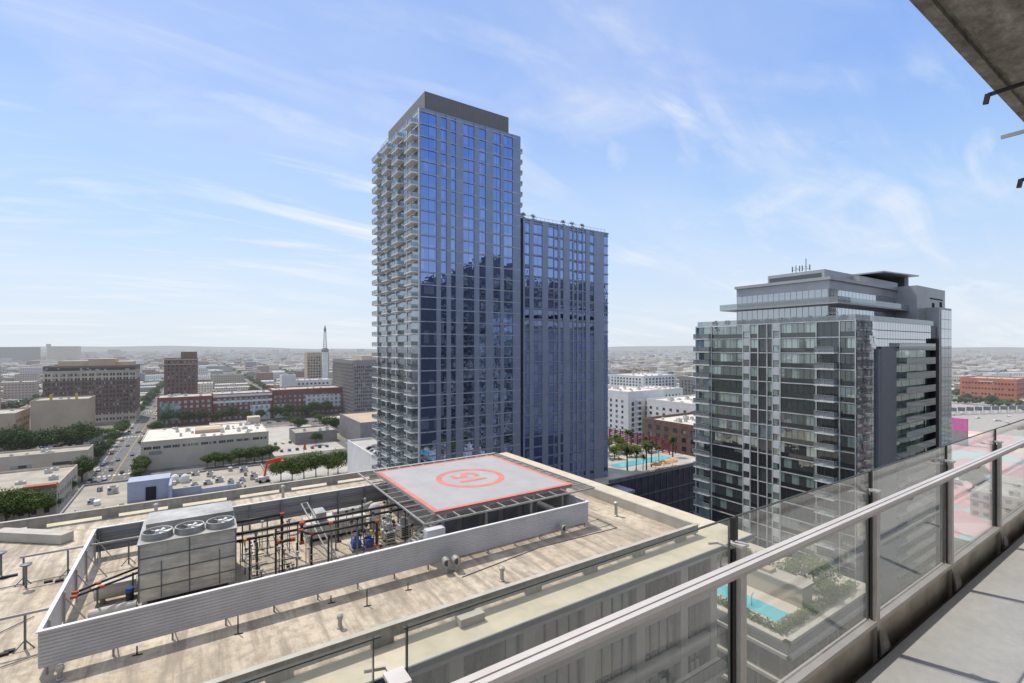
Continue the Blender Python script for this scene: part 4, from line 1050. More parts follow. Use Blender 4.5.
q.quad((HX0,HY0-.004,HZ),(HX0,HY0-.004,HZ-.14),(HX1,HY0-.004,HZ-.14),(HX1,HY0-.004,HZ)); q.build('border_paint', 'padred', t)
hc = ((HX0+HX1)/2+.1, (HY0+HY1)/2, z); hc = (hc[0], hc[1], hc[2]+.01); q = MB(); q.ring(hc, 3.0, 3.6); q.build('circle_paint', 'padred', t)
cu = bpy.data.curves.new('digits', 'FONT'); cu.body = '15'; cu.size = 4.1; cu.align_x = 'CENTER'; cu.align_y = 'CENTER'; cu.offset = .09
to = bpy.data.objects.new('digits_src', cu); COL.objects.link(to)
bpy.context.view_layer.update()
me = bpy.data.meshes.new_from_object(to.evaluated_get(bpy.context.evaluated_depsgraph_get())); bpy.data.objects.remove(to)
o = bpy.data.objects.new('number_paint', me); COL.objects.link(o); me.materials.clear(); me.materials.append(M['padred']); o.parent = t
o.location = Vector(hc)-ORG[t.name]+Vector((0, 0, .002)); o.rotation_euler = (0, 0, R(90)); ORG[o.name] = Vector(hc)
# safety net frame
q = MB(); N = 1.55; zn = HZ-.25
fx0, fx1, fy0, fy1 = HX0-N, HX1+N, HY0-N, HY1+N
for a, b in (((fx0, fy0), (fx1, fy0)), ((fx1, fy0), (fx1, fy1)), ((fx1, fy1), (fx0, fy1)), ((fx0, fy1), (fx0, fy0))): q.bar((*a, zn), (*b, zn), .12, .14)
for i in range(11):
    x = HX0+.15+i*(HX1-HX0-.3)/10; q.bar((x, HY0, zn), (x, fy0, zn), .1); q.bar((x, HY1, zn), (x, fy1, zn), .1)
    y = HY0+.15+i*(HY1-HY0-.3)/10; q.bar((HX0, y, zn), (fx0, y, zn), .1); q.bar((HX1, y, zn), (fx1, y, zn), .1)
q.build('net_frame', 'galvd', t)
tn = NT('safety_net_mesh'); tr = tn.new('BsdfTransparent'); df = tn.new('BsdfDiffuse'); df.inputs[0].default_value = (.16, .15, .14, 1)
wv = tn.new('TexChecker'); wv.inputs['Scale'].default_value = 9; tn.link(tn.pos(), wv.inputs['Vector']); mx = tn.new('MixShader')
tn.link(tn.math('ADD', tn.math('MULTIPLY', wv.outputs['Fac'], .15), .12), mx.inputs[0]); tn.link(tr.outputs[0], mx.inputs[1]); tn.link(df.outputs[0], mx.inputs[2]); M['net'] = tn.finish(mx.outputs[0])
q = MB(); z2 = zn+.03
for a in ((fx0, fx1, fy0, HY0), (fx0, fx1, HY1, fy1), (fx0, HX0, HY0, HY1), (HX1, fx1, HY0, HY1)): q.quad((a[0],a[2],z2),(a[1],a[2],z2),(a[1],a[3],z2),(a[0],a[3],z2))
q.build('safety_net', 'net', t)
for x in (HX0+1, 22, 27, HX1-.8):
    for y in (HY0+.6, 45, HY1-.8): q = MB(); q.cyl((x, y, RZ), (x, y, HZ-.35), .16, 10); q.build('column', 'galvd', t)
for x in (HX0+1, 22, 27, HX1-.8): q = MB(); q.box(x-.12, x+.12, HY0+.1, HY1-.1, HZ-.75, HZ-.36); q.build('girder', 'galvd', t)
t = thing('mechanical_room', 'low grey plant room in the shade beneath the helipad', 'plant room', (22, 44, RZ))
q = MB(); q.box(17.2, 28.6, 38.6, 50, RZ, HZ-.8); q.build('wall', 'greyb', t); q = MB()
for i in range(5): q.box(18+i*2.2, 19.6+i*2.2, 38.52, 38.6, RZ+.3, HZ-1.3)
q.build('louvre', 'slate', t)
t = thing('access_ramp', 'steel stair climbing to the near left corner of the helipad', 'stair', (15, 36, RZ))
q = MB(); q.bar((14.2, 38, RZ), (17, 36.3, HZ-.4), .1, .2); q.bar((14.2, 39, RZ), (17, 37.3, HZ-.4), .1, .2)
for i in range(12): f = i/12; q.box(14.2+2.8*f, 14.5+2.8*f, 37.2-.9*f, 38.1-.9*f+.5, RZ+.1+3*f, RZ+.15+3*f)
q.build('flight', 'galvd', t)
q = MB(); q.box(15.4, 17, 35.5, 36.2, HC-16.6, HC-14.6); tag(q.build('electrical_cabinet', 'capw'), 'pale grey metal cabinet behind the screen below the helipad corner', 'cabinet')

# cooling tower
CX0, CX1, CY0, CY1 = -3.07, 2.45, 39.6, 45.1; CZ = HC-12.95
t = thing('cooling_tower', 'large galvanised cooling tower with three fans on top', 'cooling tower', (0, 42, RZ))
MB().box(CX0, CX1, CY0, CY1, RZ+.5, CZ).build('casing', 'galv', t)
q = MB()
for zz in (RZ+1.3, RZ+2.3, RZ+3.3): q.box(CX0-.02, CX1+.02, CY0-.05, CY0, zz, zz+.06)
for x in (CX0, (CX0+CX1)/2, CX1): q.box(x-.04, x+.04, CY0-.07, CY0, RZ+.5, CZ)
for x in (CX0+1.2, CX1-1): q.cyl((x, CY0-.12, RZ+.6), (x, CY0-.12, RZ+3.), .035, 6)
q.build('seam', 'slate', t)
q = MB(); q.box(CX0-.1, CX1+.1, CY0-.06, CY1, CZ, CZ+.06); q.box(CX0+.2, CX1, CY0+2.6, CY1, CZ+.06, CZ+.55); q.build('top_deck', 'galvd', t)
for i in range(3):
    c = (CX0+.92+i*1.84, CY0+1.15, CZ+.06); f = MB(); f.cyl(c, (c[0], c[1], c[2]+.42), .9, 24, .86, False); f.cyl(c, (c[0], c[1], c[2]+.42), .84, 24, .80, False); f.ring((c[0], c[1], c[2]+.42), .80, .87, 24); fo = f.build('fan_shroud', 'galvd', t, True)
    b_ = MB(); b_.cyl((c[0], c[1], c[2]+.03), (c[0], c[1], c[2]+.035), .83, 20); b_.build('fan_opening', 'steel', fo)
    b_ = MB()
    for a in range(6):
        an = a*math.pi/3+i; b_.add([(c[0]+.1*math.cos(an), c[1]+.1*math.sin(an), c[2]+.3), (c[0]+.78*math.cos(an-.13), c[1]+.78*math.sin(an-.13), c[2]+.26), (c[0]+.78*math.cos(an+.13), c[1]+.78*math.sin(an+.13), c[2]+.36)], [(0,1,2)])
    b_.cyl((c[0], c[1], c[2]+.2), (c[0], c[1], c[2]+.42), .14, 10); b_.build('fan_blade', 'capw', fo)
q = MB()
for x in (CX0+.3, CX1-.3):
    for y in (CY0+.3, CY1-.3): q.box(x-.12, x+.12, y-.12, y+.12, RZ, RZ+.5)
q.build('foot', 'steel', t)

# pipework
def pipework(label, runs, r, posts, group=None):
    t = thing('pipe_run', label, 'pipework', (*runs[0][0][:2], RZ), group)
    q = MB()
    for run in runs: q.pipe(run, r, 10)
    q.build('pipe', 'pipe', t, True)
    for p in posts: 
        q = MB(); q.box(p[0]-.05, p[0]+.05, p[1]-.05, p[1]+.05, RZ, p[2]); q.box(p[0]-.2, p[0]+.2, p[1]-.2, p[1]+.2, RZ, RZ+.05); q.build('support', 'slate', t)
    for run in runs:
        for p in run:
            for d_ in (Vector((.0, 0, 0)),): q = MB(); q.cyl(Vector(p)+Vector((-.17,0,0)), Vector(p)+Vector((.17,0,0)), r*1.4, 10); q.build('coupling', 'coupling', t)
    return t
Z1, Z2, Z3 = HC-14., HC-14.3, HC-14.4
pipework('upper black pipe run from the cooling tower with an orange elbow at its end', [[(CX1, 44.3, Z1), (6.1, 44.3, Z1), (6.1, 44.3, Z1-2.3)]], .11, [(3.2, 44.3, Z1), (5, 44.3, Z1)])
pipework('long twin black pipes running from the cooling tower to under the helipad', [[(CX1, 42.3, Z2), (7.4, 42.3, Z2), (17, 42.3, Z2)], [(CX1, 41.9, Z2-.4), (9.5, 41.9, Z2-.4), (17, 41.9, Z2-.35)]], .105, [(4, 42.3, Z2), (7, 42.3, Z2), (10, 42.3, Z2), (13, 42.3, Z2), (15.5, 42.3, Z2)])
pipework('lower black pipe in front of the twin pipes ending above the blue pumps', [[(6.9, 40.4, Z3+.1), (7.5, 39.4, Z3), (12.6, 39.4, Z3), (12.6, 39.4, Z3-2)], [(7.5, 39.4, Z3), (7.5, 39.4, RZ+.4)]], .095, [(9, 39.4, Z3), (11, 39.4, Z3)])
pipework('short black riser pipe with orange couplings right of the cooling tower', [[(7.1, 41.1, Z2+.3), (7.1, 41.1, Z2-1.2)], [(5.3, 40.8, Z2-.7), (6.4, 40.8, Z2-.7)]], .12, [])
pipework('black pipes at low level left of the cooling tower with orange fittings', [[(-6.2, 39.8, HC-15.2), (-5.2, 40.3, HC-15.1), (CX0, 41.5, HC-15)], [(-6.2, 39.4, HC-15.3), (-5.0, 40, HC-15.25), (CX0, 41.1, HC-15.2)]], .075, [(-5.2, 40.2, HC-15.3), (-3.5, 41.2, HC-15.2)])
for i, (x, y, zt, lab) in enumerate([(3.2, 38.2, HC-13.3, 'nearest the cooling tower'), (4.9, 38.5, HC-13.1, 'second from the cooling tower'), (3.9, 40.6, HC-14.6, 'short, behind the two tall ones'), (5.6, 40.4, HC-14.8, 'short, beside the orange couplings'), (6.4, 38.9, HC-14.6, 'below the orange elbow'), (8.6, 38.7, HC-14.4, 'just before the lower pipe'), (10.6, 44, HC-14.2, 'thin, behind the long twin pipes'), (13., 45, HC-14.2, 'thin, near the white duct')]):
    q = MB(); q.box(x-.06, x+.06, y-.06, y+.06, RZ, zt); q.box(x-.25, x+.25, y-.25, y+.25, RZ, RZ+.06); tag(q.build('steel_column', 'pipe'), 'black steel column in the machinery yard, '+lab, 'column', 'black columns in the machinery yard')
# small clutter under pipes: valves
for i in range(70):
    i_ = i; i = 5 if i % 2 else 20; x = rnd.uniform(2.9, 7.5) if i < 12 else rnd.uniform(11, 17); y = rnd.uniform(38, 47); zz = rnd.uniform(.6, 2.8); i = i_+(0 if i_ > 11 or x < 9 else 12)
    t = thing('valve_stand', 'small valve on a thin riser amid the '+('pipes right of the cooling tower' if x < 9 else 'machinery left of the helipad'), 'valve', (x, y, RZ), 'valves right of the cooling tower' if x < 9 else 'valves left of the helipad')
    q = MB(); q.cyl((x, y, RZ), (x, y, RZ+zz), .035, 6); q.cyl((x, y, RZ+zz*.5), (x+rnd.uniform(.4, 1.4), y, RZ+zz*.5), .035, 6); q.cyl((x, y, RZ+zz*.8), (x, y+rnd.uniform(.4, 1.6), RZ+zz*.8), .03, 6); q.build('riser', 'steel' if i % 3 else 'pipe', t)
    q = MB(); q.cyl((x-.11, y, RZ+zz), (x+.11, y, RZ+zz), .08, 8); q.cyl((x, y, RZ+zz+.07), (x, y, RZ+zz+.11), .11, 10); q.build('handwheel', ['coupling', 'pipe', 'galvd', 'yellow'][i % 4 if i % 5 == 0 else 1+i % 2], t)
# blue pumps
for i, (x, y) in enumerate(((11.5, 41.4), (12.5, 41.1))):
    t = thing('pump', ('left' if i == 0 else 'right')+' blue pump of the pair behind the screen wall', 'pump', (x, y, RZ), 'blue pumps')
    q = MB(); q.box(x-.5, x+.5, y-.5, y+.5, RZ, RZ+.2); q.build('base', 'greyb', t)
    q = MB(); q.cyl((x-.4, y, RZ+.55), (x+.35, y, RZ+.55), .27, 12); q.cyl((x, y, RZ+.5), (x, y, RZ+1.15), .2, 12); q.cyl((x-.1, y-.4, RZ+.55), (x-.1, y+.4, RZ+.55), .33, 14); q.build('housing', 'bluepump', t)
    q = MB(); q.cyl((x+.15, y, RZ+1.15), (x+.15, y, RZ+1.5), .12, 8); q.build('fitting', 'yellow' if i else 'pipe', t)
q = MB(); q.cyl((13.3, 41.4, RZ), (13.3, 41.4, RZ+1.1), .12, 8); q.cyl((13.1, 41.4, RZ+.9), (13.6, 41.4, RZ+.9), .16, 8); tag(q.build('yellow_valve', 'yellow'), 'yellow valve standing between the blue pumps and the grey units', 'valve')
# grey chiller units
for i, (x, y) in enumerate(((14.2, 41.3), (15.9, 41.9), (15, 43.6))):
    t = thing('condenser_unit', ['grey boxy unit with a motor on top next to the blue pumps', 'grey boxy unit with a motor on top below the helipad corner', 'grey boxy unit standing behind the other two'][i], 'mechanical unit', (x, y, RZ), 'grey boxy units')
    q = MB(); q.box(x-.5, x+.5, y-.6, y+.6, RZ+.15, RZ+1.15); q.build('housing', 'mech', t); q = MB(); q.cyl((x, y, RZ+1.15), (x, y, RZ+1.6), .34, 14); q.box(x-.2, x+.2, y-.3, y+.3, RZ+1.6, RZ+1.75); q.build('motor', 'steel', t)
    q = MB()
    for k in range(5): q.box(x-.4, x+.4, y-.63, y-.6, RZ+.3+k*.16, RZ+.38+k*.16)
    q.build('vent_grille', 'dark', t)
t = thing('tank', 'grey vertical tank standing behind the boxy units', 'tank', (14.2, 45, RZ)); q = MB(); q.lathe((14.2, 45, RZ), [(.5, .3), (.55, .6), (.55, 2.1), (.4, 2.4), (.1, 2.55)], 14); q.build('shell', 'mech', t, True); q = MB()
for a in range(3): q.box(14.15+.4*math.cos(a*2.1), 14.25+.4*math.cos(a*2.1), 44.95+.4*math.sin(a*2.1), 45.05+.4*math.sin(a*2.1), RZ, RZ+.5)
q.build('leg', 'slate', t)
# white duct unit
t = thing('air_handler', 'long whitish air handling unit with ducts on top behind the pipes', 'air handler', (10.8, 46, RZ))
q = MB(); q.box(8.2, 13.4, 45, 47.4, RZ+.3, RZ+1.6); q.build('housing', 'mech', t); q = MB(); q.box(9, 9.9, 45.3, 46.9, RZ+1.6, RZ+2.4); q.pipe([(10.6, 46, RZ+1.9), (13, 46, RZ+1.9), (14.5, 47, RZ+1.9)], .25); q.build('duct', 'galvd', t)
q = MB()
for k in range(9): q.box(8.5+k*.55, 8.56+k*.55, 44.96, 45, RZ+.35, RZ+1.55)
for x in (8.4, 13.2): q.box(x-.1, x+.1, 45.1, 47.3, RZ, RZ+.3)
q.build('frame', 'steel', t)
# ladder
t = thing('ladder', 'pair of leaning pale steel ladder rails among the pipes', 'ladder', (8.2, 41.5, RZ)); q = MB(); q.bar((7.9, 46, HC-13.9), (9.2, 40.2, RZ+.1), .09); q.bar((8.4, 46.1, HC-13.9), (9.7, 40.3, RZ+.1), .09)
for k in range(10): f = k/10; q.bar((7.9+1.3*f, 46-5.8*f, HC-13.9-3.2*f), (8.4+1.3*f, 46.1-5.8*f, HC-13.9-3.2*f), .05)
q.build('rails', 'galvd', t)
q = MB(); q.box(8.5, 10, 37.2, 38.6, RZ+.05, RZ+.25); tag(q.build('white_box', 'capw'), 'flat white box lying on the roof behind the screen wall', 'box')
# left tank in enclosure
t = thing('horizontal_tank', 'grey round topped horizontal tank left of the cooling tower', 'tank', (-4.3, 42, RZ))
q = MB(); q.cyl((-5.6, 42.2, RZ+.75), (-3.3, 42.2, RZ+.75), .5, 16); q.box(-5.5, -3.4, 41.8, 42.7, RZ+.9, RZ+1.3); q.build('shell', 'mech', t); q = MB()
for x in (-5.2, -3.7): q.box(x-.1, x+.1, 41.8, 42.6, RZ, RZ+.4)
q.build('saddle', 'greyb', t)
q = MB(); q.cyl((-5.6, 39.9, RZ+.35), (-3.2, 39.9, RZ+.35), .3, 14); tag(q.build('duct_section', 'mech'), 'short fat duct lying on the roof left of the cooling tower', 'duct')
t = thing('motor', 'small dark motor with a blue cap beside the cooling tower', 'motor', (-3.6, 39.6, RZ)); q = MB(); q.cyl((-3.6, 40.4, RZ+.4), (-3.6, 40.4, RZ+1.1), .22, 10); q.box(-4, -3.3, 40, 40.8, RZ, RZ+.4); q.build('body', 'pipe', t); MB().cyl((-3.6, 40.4, RZ+1.1), (-3.6, 40.4, RZ+1.35), .24, 10).build('cap', 'bluepump', t)
# roof vents
def vent(x, y, h, r, label, group='roof vents'):
    t = thing('roof_vent', label, 'vent', (x, y, RZ), group); q = MB(); q.lathe((x, y, RZ), [(r*1.5, 0), (r*1.4, .08), (r, .12), (r, h)], 10); q.build('pipe', 'galvd', t); q = MB(); q.lathe((x, y, RZ+h), [(r*1.5, 0), (r*1.5, .2), (r*.8, .28)], 10); q.build('cap', 'galvd', t)
vx, vy = at(340, 628, 17.2); vent(vx, vy, .6, .13, 'short white vent pipe on the near roof left of the parapet shadow')
vx, vy = at(502, 581, 17.2); vent(vx, vy, .8, .14, 'vent pipe close to the near parapet, right of the twin hooded vents')
vx, vy = at(616, 516, 17.2); vent(vx, vy, 1.2, .16, 'tall vent pipe near the right parapet')
vx, vy = at(60, 680, 17.2); vent(vx, vy, .5, .12, 'small vent stub at the lower left corner')
vx, vy = at(231, 529, 17.2); vx, vy = at(156, 519, 17.2); vent(vx, vy, 1.3, .15, 'vent pipe behind the cooling tower near the far parapet')
vx, vy = at(283, 500, 17.2); vent(vx, vy, 1.4, .15, 'vent pipe in front of the far parapet below the orange boom')
for i, (px, py) in enumerate(((446, 573), (456, 571), (563, 537))):
    x, y = at(px, py, 17.2); t = thing('gooseneck_vent', ['left one of the twin hooded vents before the screen', 'right one of the twin hooded vents before the screen', 'single hooded vent near the right end of the screen'][i], 'vent', (x, y, RZ), 'hooded roof vents')
    q = MB(); q.cyl((x, y, RZ), (x, y, RZ+.7), .17, 10); q.build('neck', 'galvd', t); q = MB(); q.cyl((x-.05, y-.32, RZ+.85), (x+.05, y+.3, RZ+.85), .3, 12); q.build('hood', 'galvd', t)
    q = MB(); q.cyl((x-.05, y-.325, RZ+.85), (x-.05, y-.33, RZ+.85), .22, 12); q.build('opening', 'fan', t)
for i, (px, py) in enumerate(((331, 603), (367, 606), (408, 590), (238, 634), (137, 655), (165, 632), (460, 556))):
    x, y = at(px, py, 17.2); q = MB(); q.cyl((x, y, RZ), (x, y, RZ+(1.1 if i in (1, 3) else .5)), .04, 6); q.bar((x-.2, y, RZ+.03), (x+.25, y-.1, RZ+.03), .05); tag(q.build('roof_stub', 'pipe'), 'thin black pipe stub standing on the roof in front of the screen wall', 'pipe stub', 'thin stubs before the screen wall')
# pipes on the left roof
def stand_line(label, y, x0, x1, h, stands):
    t = thing('pipe_rack', label, 'pipe rack', (x0, y, RZ)); q = MB(); q.bar((x0, y, RZ+h), (x1, y, RZ+h), .11, .13); q.build('rail', 'steel', t)
    for x in stands: q = MB(); q.box(x-.05, x+.05, y-.05, y+.05, RZ, RZ+h); q.bar((x, y, RZ+.5), (x-.45, y-.25, RZ), .05); q.bar((x, y, RZ+.5), (x+.45, y-.2, RZ), .05); q.build('stand', 'slate', t)
stand_line('near brown steel rail on stands crossing the roof at the left edge', 38.2, -11.5, -6.9, 2., [-8.1, -10.5])
stand_line('far steel rail on stands on the left roof behind the first', 48.7, -10.6, -3.4, 2., [-10.4, -8, -4.4])
for i, (px, py) in enumerate(((26, 588), (1, 575))):
    x, y = at(px, py, 17.2); t = thing('mushroom_vent', ['right', 'left'][i]+' dark mushroom topped vent at the left edge of the roof', 'vent', (x, y, RZ), 'mushroom vents'); q = MB(); q.cyl((x, y, RZ), (x, y, RZ+1.6), .07, 8); q.build('pole', 'slate', t); q = MB(); q.lathe((x, y, RZ+1.5), [(.1, 0), (.34, .16), (.34, .22), (.1, .27)], 12); q.build('cap', 'slate', t)
a_ = Vector((-14.8, 61.5, RZ+.45)); b_ = Vector((-9.4, 57, RZ+.45)); q = MB(); q.bar(a_, b_, 1.1, .8); tag(q.build('duct_box', 'parapet_top'), 'long pale box duct lying slantwise on the roof at the far left', 'duct')
for i, (px, py) in enumerate(((4, 655), (10, 652), (49, 582), (60, 581), (5, 578), (14, 576))):
    x, y = at(px, py, 17.2); q = MB(); q.box(x-.25, x+.2, y-.15, y+.1, RZ, RZ+.14); tag(q.build('rubber_block', 'pipe'), 'small black support block on the left part of the roof', 'support block', 'support blocks on the left roof')
for pts in ([(0, 589), (78, 573)], [(0, 668), (38, 655)], [(0, 633), (34, 616.6)]):
    a = at(*pts[0], 17.15); b = at(*pts[1], 17.15); q = MB(); q.bar((*a, RZ+.08), (*b, RZ+.08), .05); tag(q.build('conduit', 'slate'), {589: 'thin conduit crossing the left roof between the support blocks', 668: 'thin conduit at the lower left corner of the roof', 633: 'thin conduit under the near left rail'}[pts[0][1]], 'conduit')
# terrace block
x, y = at(463, 627, 17.2); q = MB(); q.box(x-.2, x+1.5, y-.1, y+.5, RZ, RZ+.5); tag(q.build('concrete_block', 'parapet_top'), 'pale concrete block standing on the near terrace ledge', 'block')
x, y = at(399, 682, 17.2); q = MB(); q.lathe((x, y, RZ), [(.5, 0), (.5, .25), (.3, .42)], 14); tag(q.build('roof_hatch_dome', 'capw'), 'low white dome at the bottom edge of the terrace', 'dome')
# lines of tubing on roof
q = MB()
pp = [at(462, 577, 17.15), at(540, 547, 17.15), at(617, 527.5, 17.15), at(597, 519, 17.15)]
for a, b in zip(pp, pp[1:]): q.bar((*a, RZ+.04), (*b, RZ+.04), .05)
tag(q.build('conduit', 'slate'), 'thin conduit bending around the right end of the screen wall', 'conduit')

# ------------------------------------------------------------------ near pool podium at lower right
LZ = HC-42.0
t = thing('garden_podium', 'low podium building with a planted pool deck seen through the glass railing', 'podium', (85, 50, 0)); keep(66, 100, 30, 62)
MB().box(69.5, 100, 34.7, 62, 0, LZ-.1).build('wall', 'greyb', t); MB().box(70.5, 99.8, 35.7, 61.8, LZ-.1, LZ).build('deck', 'deck', t)
q = MB()
for k in range(6): zz = LZ-1.2-k*4; q.box(69.0, 69.5, 34.2, 62, zz-.5, zz); q.box(69.0, 100, 34.2, 34.7, zz-.5, zz)
q.box(69.5, 70.3, 34.7, 62, LZ, LZ+.5); q.box(69.5, 100, 34.7, 35.5, LZ, LZ+.5); q.build('ledge', 'parapet_top', t)
sp = []
for k in range(6):
    for i in range(8): sp.append(('-X', 69.5, 36+i*3.2, 38.8+i*3.2, LZ-4.9-k*4, LZ-2-k*4, .05)); sp.append(('-Y', 34.7, 71+i*3.5, 74+i*3.5, LZ-4.9-k*4, LZ-2-k*4, .05))
windows(t, sp, 'dkglass', cap=96)
q = MB(); q.box(69.3, 69.36, 34.5, 62, LZ-.9, LZ+.4); q.build('glass_rail', 'balglass', t)
q = MB(); q.box(74.5, 78.2, 38.8, 52, LZ+.01, LZ+.07); tag(q.build('swimming_pool', 'pool'), 'near turquoise swimming pool seen through the glass beside the pale cabana', 'swimming pool')
t = thing('cabana', 'pale plastered poolside box building with a flat roof', 'cabana', (83, 43, LZ))
MB().box(81.5, 84.8, 38.5, 48.5, LZ, LZ+3.1).build('wall', 'cream', t); MB().box(81.3, 85, 38.3, 48.7, LZ+3.1, LZ+3.4).build('roof', 'flatroof', t)
q = MB(); q.box(82, 84, 44, 46, LZ+3.4, LZ+3.9); q.build('rooftop_unit', 'beige', t)
u = thing('fire_pit', 'round grey stone feature beside the near end of the pool', 'fire pit', (76, 37.6, LZ)); q = MB(); q.lathe((77, 37.6, LZ), [(1., 0), (1.1, .5), (.7, .55)], 14); q.build('bowl', 'greyb', u)
for i in range(4): X, Y = at([738, 790, 784, 765][i], [578, 596, 594, 583][i], 42-.5); q = MB(); q.box(X-.4, X+.4, Y-.4, Y+.4, LZ, LZ+1.); tag(q.build('deck_chair', 'brown'), 'small brown seat against the cabana wall by the near pool', 'seat', 'brown seats by the near pool')
q = MB(); q.cyl((75.6, 43.5, LZ), (75.6, 43.5, LZ+1.8), .06, 6); q.cyl((75.6, 43.5, LZ+1.8), (76.2, 43.5, LZ+2), .06, 6); tag(q.build('pool_shower', 'slate'), 'slim dark shower post at the pool edge', 'shower')
hg = thing('hedge', 'low hedge running along the edge of the near pool deck', 'hedge', (72, 45, LZ)); hb = MB(); rn = random.Random(9)
clump_crown(rn, [((72, 37+i*1.1, LZ+.6), .85) for i in range(22)]+[((73+i*1.2, 37, LZ+.8), 1.) for i in range(20)], 6500, .17, hb); hb.build('foliage', 'leafl', hg)
for i, (x, y, s_) in enumerate([(87, 52, .5), (86.5, 48, .55), (88, 43, .6), (90.5, 39.5, .6), (87, 37.6, .45), (93, 42, .55), (84, 54.5, .5), (80.5, 55, .45)]):
    plant('round', x, y, LZ, s_*1.15, ['light green deck tree behind the cabana, farthest left', 'light green deck tree just behind the cabana', 'light green deck tree right of the cabana', 'light green deck tree at the right corner of the garden', 'small deck tree between cabana and hedge', 'rightmost deck tree of the garden', 'small deck tree beyond the pool', 'small deck tree at the far end of the pool'][i])
# grey street level ground near and below, low roofs seen through the railing glass
building('low_grey_roof_building', 'broad low building with a pale grey roof seen through the railing glass', 'building', 112, 235, -10, 34, 12, 'greyb', 'paleroof', None, units=14)
st = MB(); st.quad((44, -60, .14), (68, -60, .14), (68, 330, .14), (44, 330, .14)); struct('side_street', st, 'asphalt')

# ------------------------------------------------------------------ trees and cars near the left street
for i, (x, y, s_, k) in enumerate([(-50, 292, 1.2, 'ficus'), (-57, 294, 1.3, 'ficus'), (-67, 294, 1.35, 'ficus'), (-77, 295, 1.3, 'ficus')]):
    plant(k, x-6, y-22, 0, s_, 'big leafy tree at the left edge, '+['rightmost of the clump', 'second from the right', 'third from the right', 'partly cut by the picture edge'][i])
n = 0
for i in range(16):
    x = -62-i*6.6; y = 425+rnd.uniform(-8, 12); plant('dark', x, y, 0, rnd.uniform(1.35, 1.8), 'dark green tree in the dense row behind the cream roofs', 'dark trees behind the cream roofs')
keep(-180, -56, 405, 450)
for i in range(22):
    side = i % 2; x = (-50.5 if side else -26.8); y = 215+i*14+rnd.uniform(-3, 3)
    if 330 < y < 348: continue
    plant('broad', x+(1.5 if not side else -1), y, 0, rnd.uniform(.6, .95), 'green street tree on the '+('left' if side else 'right')+' side of the long street', 'street trees, '+('left' if side else 'right')+' side')
for i in range(9):
    plant('broad', 6+i*4.2, 340+rnd.uniform(-2, 2), 0, rnd.uniform(.8, 1.15), 'green tree in the group before the cream warehouse wall', 'trees before the warehouse')
for i, (x, y) in enumerate([at(281, 482, 72), at(292, 484, 72), at(304, 480, 72), at(316, 478, 72), at(328, 477, 72), at(338, 474, 72)]):
    plant('ficus', x, y, 0, rnd.uniform(1.0, 1.25), ['leafy tree right behind the orange boom', 'leafy tree second from the orange boom', 'leafy tree in the middle of the row behind the parapet', 'leafy tree fourth from the orange boom', 'leafy tree next to the white garage wall', 'leafy tree hidden partly by the white garage wall'][i])
for i in range(12):
    x = -20+i*12.4; plant('dark', x, 532+rnd.uniform(-2, 2), 0, rnd.uniform(.8, 1.25), 'dark tree standing before the red brick apartment row', 'trees before the brick apartments')
for i in range(12): car(rnd.randrange(5), 38+i*4.2, 254+i*.9, .16, R(70), 'under the leafy trees behind the parapet', 'cars under the leafy trees')
for i in range(22):
    x = [-47, -29.3, -41, -35][i % 4]; car(rnd.randrange(5), x, 205+i*13.5, .06, R(90), 'standing on the long street at the left', 'cars on the long street')
for i in range(14): car(rnd.randrange(5), 50+(i % 7)*5, 365+(i//7)*30, .16, R(90), 'on the pale lot right of the warehouse', 'cars on the lot by the warehouse')
keep(-25, 140, 318, 352, 0); keep(44, 66, 352, 480, 0)
for x, y, z in ((38, 372, 11), (60, 340, 9)):
    t = thing('banner_pole', 'tall pole with a small red banner, '+('nearer the warehouse' if x < 50 else 'beside the pavilion'), 'banner pole', (x, y, 0)); MB().cyl((x, y, 0), (x, y, z), .15, 6).build('pole', 'steel', t); MB().box(x, x+1.3, y-.05, y+.05, z-4, z).build('banner', 'redsteel', t)
for i in range(170):
    for _ in range(60):
        d = 330*math.exp(rnd.random()*1.1); an = rnd.choice([rnd.uniform(-47, -17), rnd.uniform(-47, -17), rnd.uniform(11, 21), rnd.uniform(41, 46)]); x = d*math.sin(R(an)+HEAD); y = d*math.cos(R(an)+HEAD)
        if any(x < k[1]-2 and x > k[0]+2 and y < k[3]-2 and y > k[2]+2 for k in KEEP): continue
        ix = round((x+38)/125); x = -38+125*ix+rnd.choice((-12.3, 12.3)); 
        if any(x < k[1]-2 and x > k[0]+2 and y < k[3]-2 and y > k[2]+2 for k in KEEP): continue
        break
    where = 'left of the tall glass tower' if an < 0 else ('between the two glass buildings' if an < 30 else 'at the right edge of the view')
    plant(rnd.choice(['broad', 'dark']), x, y, 0, rnd.uniform(.6, 1.1), 'green street tree in the mid distance city '+where, 'city street trees '+where)
nc = 0
while nc < 200:
    d = 300*math.exp(rnd.random()*1.0); an = rnd.choice([rnd.uniform(-47, -17), rnd.uniform(-47, -17), rnd.uniform(11, 21), rnd.uniform(41, 46)]); x = d*math.sin(R(an)+HEAD); y = d*math.cos(R(an)+HEAD); nc += 1
    if rnd.random() < .6: x = -38+125*round((x+38)/125)+rnd.choice((-9, 9, -3, 3)); rz = R(90); z = .05
    else: y = 337+170*round((y-337)/170)+rnd.choice((-7, 7, -2.5, 2.5)); rz = 0; z = .1
    if any(x < k[1] and x > k[0] and y < k[3] and y > k[2] for k in KEEP if k not in ((-31, 146, 312, 358),)): continue
    where = 'left of the tall glass tower' if an < 0 else ('between the two glass buildings' if an < 30 else 'at the right edge of the view')
    car(rnd.choice([0, 0, 1, 1, 2, 2, 3, 4]), x, y, z, rz, 'on the mid distance streets '+where, 'cars on the mid distance streets '+where)
